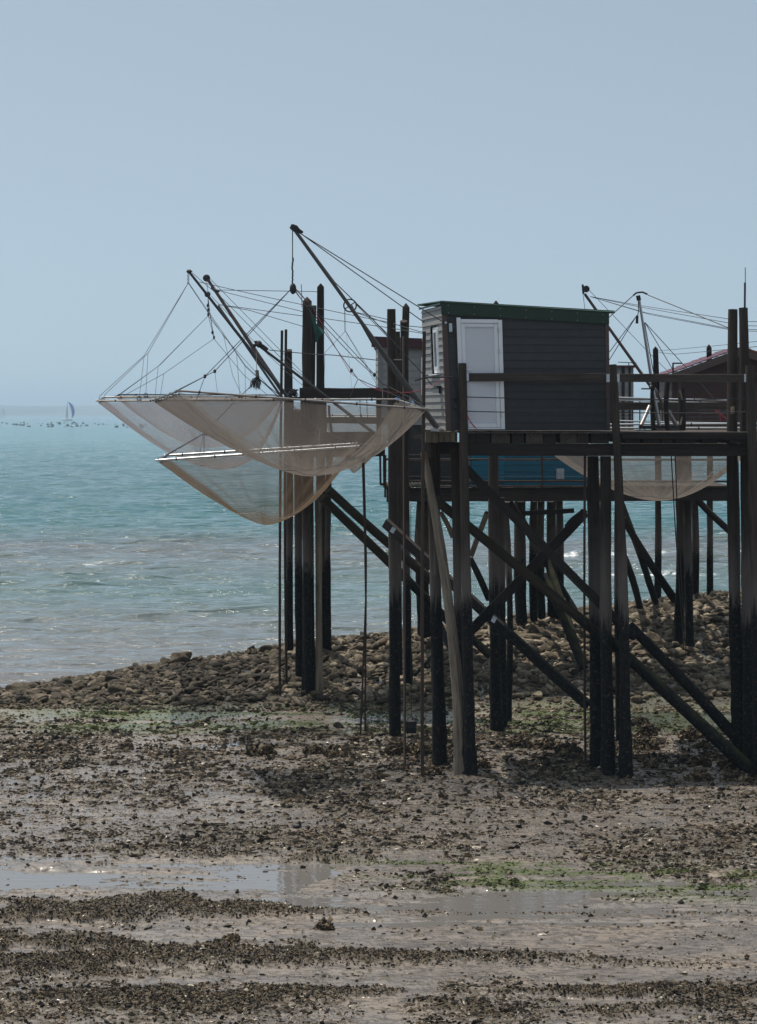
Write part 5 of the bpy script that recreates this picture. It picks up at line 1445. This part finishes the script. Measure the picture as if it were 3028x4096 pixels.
mb = MB(); mb.tube([P(2552, 1182, 48.4), P(2556, 1202, 48.4)], .045, 10); mb.tube([P(2533, 1182, 48.4), P(2545, 1172, 48.4), P(2556, 1170, 48.4), P(2570, 1169, 48.4), P(2590, 1178, 48.4)], .022, 6, rough=.5); mb.build('mast_head', M_BLACK, b7_, True)
lines(b7_, 'guy_line', [[(2533, 1182, 48.4), (2430, 1275, 47.2)], [(2592, 1180, 48.4), (2740, 1240, 47.8), (2918, 1313, 46.6)]], M_BLACK, .010)
lines(b7_, 'hoist_rope', [[(2553, 1205, 48.3), (2554, 1245, 48.3), (2546, 1285, 48.3)], [(2578, 1290, 48.5), (2612, 1480, 48.6), (2650, 1640, 48.6)]], M_ROPE, .010)
mb = MB(); mb.beam(P(2547, 1262, 48.2), P(2546, 1294, 48.2), .05, .05); mb.build('pulley_block', M_BLACK, b7_)
stay('wire from the round right post towards the right edge, upper', [(2630, 1404, 61.5), (2916, 1378, 47), (3060, 1362, 46)], .005)
stay('wire from the round right post towards the right edge, lower', [(2636, 1410, 61.5), (2700, 1417, 60), (2760, 1412, 56), (2916, 1397, 47), (3060, 1383, 46)], .006)
o = part_rope(None, 'radio_antenna', [P(2981, 1070, 46.3), P(2981, 1160, 46.3), P(2980, 1235, 46.3)], M_BLACK, .008); tag(o, 'thin tall antenna on top of the right square posts', 'antenna')
mb = MB(); mb.tube([P(2980, 1130, 46.3), P(2979, 1240, 46.3)], .020, 6); mb.build('antenna_base', M_BLACK, o).location = (0, 0, 0)

# ------------------------------------------------------------------ small things
t = thing('hanging_bucket', P(1645, 2932, 50.0), 'dark ribbed bucket hanging by a rope just above the mud near the left piles', 'bucket')
mb = MB(); prof = [(2932, 20), (2930, 21), (2910, 21), (2908, 22.5), (2904, 21.5), (2892, 22), (2890, 23), (2884, 23), (2882, 20)]
mb.tube([P(1645, v, 50.2) for v, _ in prof], [r_ * 50.2 / F for _, r_ in prof], 18); mb.build('body', M_BLACK, t, True)
mb = MB(); mb.tube([P(1626, 2886, 50.2), P(1634, 2872, 50.2), P(1645, 2866, 50.2), P(1656, 2872, 50.2), P(1664, 2886, 50.2)], .010, 6); mb.build('handle', M_BLACK, t, True)
part_rope(t, 'rope', [P(1645, 2866, 50.2), P(1643, 2010, 50.2)], M_ROPE, .007)

# wading bird with its head turned back
yb = YG(3332); xb = (1188 - 1514) * yb / F; zb = float(groundz(np.array([xb]), np.array([yb]))[0])
bird = thing('wading_bird', (xb, yb, zb), 'black wading bird with orange bill standing on the mud, preening', 'bird')
s_ = yb / F
def Bp(du, dv, dy=0): return Vector((xb + du * s_, yb + dy, zb + dv * s_))
k = NT('bird_plumage'); BIRD = k.done(k.bsdf((0.010, 0.010, 0.012), .6)); k = NT('bird_orange'); BORG = k.done(k.bsdf((0.55, 0.12, 0.02), .5))
mb = MB(); mb.tube([Bp(-19, 18), Bp(-14, 20), Bp(-6, 21), Bp(3, 21), Bp(10, 23), Bp(13, 28), Bp(12, 34), Bp(10, 39), Bp(6, 40), Bp(4, 39)], [x * s_ for x in (.8, 4, 8, 9.5, 8.5, 6, 4.2, 5, 4, 1)], 14); mb.build('body', BIRD, bird, True)
mb = MB(); mb.tube([Bp(4, 39), Bp(-7, 35)], [1.4 * s_, .5 * s_], 6); mb.build('bill', BORG, bird, True)
for dx, dy in ((-1, .02), (4, -.02)):
    mb = MB(); mb.tube([Bp(dx, 14, dy), Bp(dx + 1, 7, dy), Bp(dx, 0, dy), Bp(dx + 5, -.5, dy)], .9 * s_, 6); mb.build('leg', BORG, bird, True)

for u, v, w, h_, lb in [
    (1040, 3020, 112, 52, 'largest oyster clump left of the piers, a long dark mound on the mud'),
    (1257, 3016, 76, 42, 'round oyster clump right of the long mound on the mud'),
    (1342, 3026, 92, 42, 'oyster clump standing beside the round one, nearer the piers'),
    (1590, 3020, 110, 66, 'tall oyster clump around the foot of the left square pile'),
    (1680, 3018, 90, 56, 'oyster clump between the two thin poles under the pier'),
    (1728, 3096, 72, 46, 'oyster clump at the foot of the pale leaning log'),
    (1612, 3080, 38, 20, 'small stone-like clump at the foot of a thin pole'),
    (1508, 3118, 56, 46, 'dark pointed oyster clump on open mud left of the front piles'),
    (1930, 3070, 60, 30, 'low oyster clump right of the front corner pile'),
    (2075, 2990, 100, 54, 'oyster clump just right of the centre pile'),
    (2190, 2992, 120, 44, 'wide low oyster clump between centre pile and right pair of piles'),
    (2275, 3028, 112, 52, 'oyster clump left of the right pair of piles, the nearer one'),
    (2590, 2945, 84, 52, 'oyster clump right of the right pair of piles, the farther one'),
    (2582, 3000, 112, 62, 'big oyster clump right of the right pair of piles, the nearer one'),
    (2560, 2905, 76, 44, 'oyster clump on sand at the edge of the green weed'),
    (2775, 2955, 112, 54, 'oyster clump on tan sand under the long dark brace'),
    (2810, 2994, 60, 34, 'small oyster clump just below the one on tan sand'),
    (2798, 3122, 94, 50, 'rounded oyster clump in the open in front of the right piles'),
    (2946, 3122, 104, 44, 'rounded oyster clump nearest the right edge of the picture'),
    (2600, 3074, 60, 34, 'oyster clump in the shade right of the front piles, left one'),
    (2800, 3068, 80, 40, 'oyster clump in the shade left of the rightmost piles'),
    (2930, 3070, 120, 60, 'dark oyster clump around the foot of the long crossing braces'),
    (165, 3008, 46, 20, 'small black clump near the left edge of the mud'),
    (505, 3000, 56, 24, 'small black clump on open mud far left of the piers'),
    (1298, 3712, 62, 48, 'upright dark clump on pale mud in the foreground'),
    (925, 3776, 66, 26, 'flat dark clump just above the middle mussel bank')]:
    oyster_clump(u, v, w, h_, lb)
def slab(u, v, w, label):
    y = YG(v); boulder((u - 1514) * y / F, y, w * y / F / 2, label, None, .25, 1.0, 'stone')
slab(1362, 2914, 46, 'flat dark stone lying in the green weed left of the piers')
slab(566, 3916, 34, 'black stone at the lower edge of the middle mussel bank')
slab(508, 3520, 16, 'small dark stone in the shallow pool, the left one')
slab(836, 3488, 11, 'upright small stone standing in the shallow pool')
slab(2945, 3580, 30, 'dark stone in green weed near the right edge')

# boats and floats far out
def sail_mat(nm, c):
    k = NT(nm); d = k.n('BsdfDiffuse'); d.inputs[0].default_value = (*c, 1); tl = k.n('BsdfTranslucent'); tl.inputs[0].default_value = (*c, 1)
    m = k.n('MixShader'); m.inputs[0].default_value = .4; k.l(d.outputs[0], m.inputs[1]); k.l(tl.outputs[0], m.inputs[2]); return k.done(m.outputs[0])
M_HULL = paint('boat_hull', (.35, .36, .38), .4)
def sailboat(u, Y, sc, colr, nm, label, flip=1):
    x = (u - 1514) * Y / F; t = thing('sailboat', (x, Y, SEA_Z), label, 'sailboat')
    pt = lambda a, b, c: Vector((x + a * sc * flip, Y + b * sc, SEA_Z + c * sc))
    mb = MB(); mb.tube([pt(-5.2, 0, .9), pt(-4.6, 0, .55), pt(-2, 0, .35), pt(2, 0, .4), pt(4.6, 0, .85), pt(5.8, 0, 1.3)], [.5 * sc, 1.1 * sc, 1.5 * sc, 1.4 * sc, .8 * sc, .08 * sc], 12)
    mb.build('hull', M_HULL, t, True)
    mb = MB(); mb.beam(pt(-2.4, 0, 1.9), pt(1.6, 0, 1.9), 1.6 * sc, .8 * sc); mb.build('cabin', M_WHITE, t)
    mb = MB(); mb.tube([pt(.8, 0, 1.5), pt(.3, 0, 20.5)], .13 * sc, 6); mb.build('mast', M_SPAR, t)
    mb = MB(); mb.poly([pt(.6, 0, 3.0), pt(.3, 0, 18.5), pt(-.6, .3, 12), pt(-1.6, .5, 3.2)], .05 * sc, (0, 1, 0)); mb.build('mainsail', sail_mat(nm + '_main', (.55, .58, .62)), t)
    prof = [(19, 1.0, 1.8), (17, 2.2, 5.0), (14, 3.6, 6.9), (10, 4.6, 7.9), (6.5, 5.0, 7.7), (4, 4.9, 6.4), (2.6, 4.8, 5.4)]
    V = []; Q = []
    for z, xa, xb_ in prof:
        for j in range(5): V.append(pt(xa + (xb_ - xa) * j / 4, -1.2 * math.sin(math.pi * j / 4), z))
    for i in range(len(prof) - 1):
        for j in range(4): Q.append((i * 5 + j, i * 5 + j + 1, i * 5 + j + 6, i * 5 + j + 5))
    mb = MB(); mb._add(np.array(V), Q, np.array(V)); o = mb.build('spinnaker', sail_mat(nm + '_spinnaker', colr), t, True)
    md = o.modifiers.new('s', 'SOLIDIFY'); md.thickness = .05
sailboat(268, 2400, .98, (.02, .08, .42), 'blue', 'small sailboat with bulging dark blue spinnaker on the hazy sea')
sailboat(6, 5200, .95, (.42, .06, .22), 'pink', 'distant sailboat with reddish purple sail at the left edge')
mb = MB(); c0 = Vector((0, 1400, 0)); mb.tube([c0 + Vector((0, 0, z)) for z in (-.3, .1, .5, .8, 1.0)], [.5, .65, .6, .35, .1], 10)
k = NT('buoy_paint'); MBU = k.done(k.bsdf((.03, .07, .10), .6))
proto = mb.build('mooring_buoy', MBU, None, True)
for vv in proto.data.vertices: vv.co = vv.co - c0
proto.location = (0, 1400, SEA_Z)
for i in range(64):
    o = proto if i == 0 else proto.copy()
    if i: COL.objects.link(o)
    u = random.uniform(-30, 590); Y = random.uniform(1180, 1800); o.location = ((u - 1514) * Y / F, Y, SEA_Z)
    s = random.uniform(.5, 1.15) * (1.3 if random.random() < .2 else 1); o.scale = (s * random.uniform(.8, 1.6), s, s * random.uniform(.6, 1.3))
    tag(o, 'tiny dark float in the long row on the hazy sea below the sailboat', 'buoy', 'row of floats on the far sea')
# ------------------------------------------------------------------ haze
def make_haze():
    mb = MB(); mb.box(-5200, 5200, -60, 9300 + 400, -6, 75)
    k = NT('haze')
    v = k.n('VolumePrincipled')
    v.inputs['Color'].default_value = (0.62, 0.82, 1.0, 1)
    v.inputs['Density'].default_value = 2.1e-4
    v.inputs['Anisotropy'].default_value = 0.3
    k.l(v.outputs[0], k.out.inputs['Volume'])
    k.m.cycles.homogeneous_volume = True
    o = mb.build('haze', k.m)
    tag(o, 'pale sea haze fading the far coast', None, None, 'stuff')
make_haze()
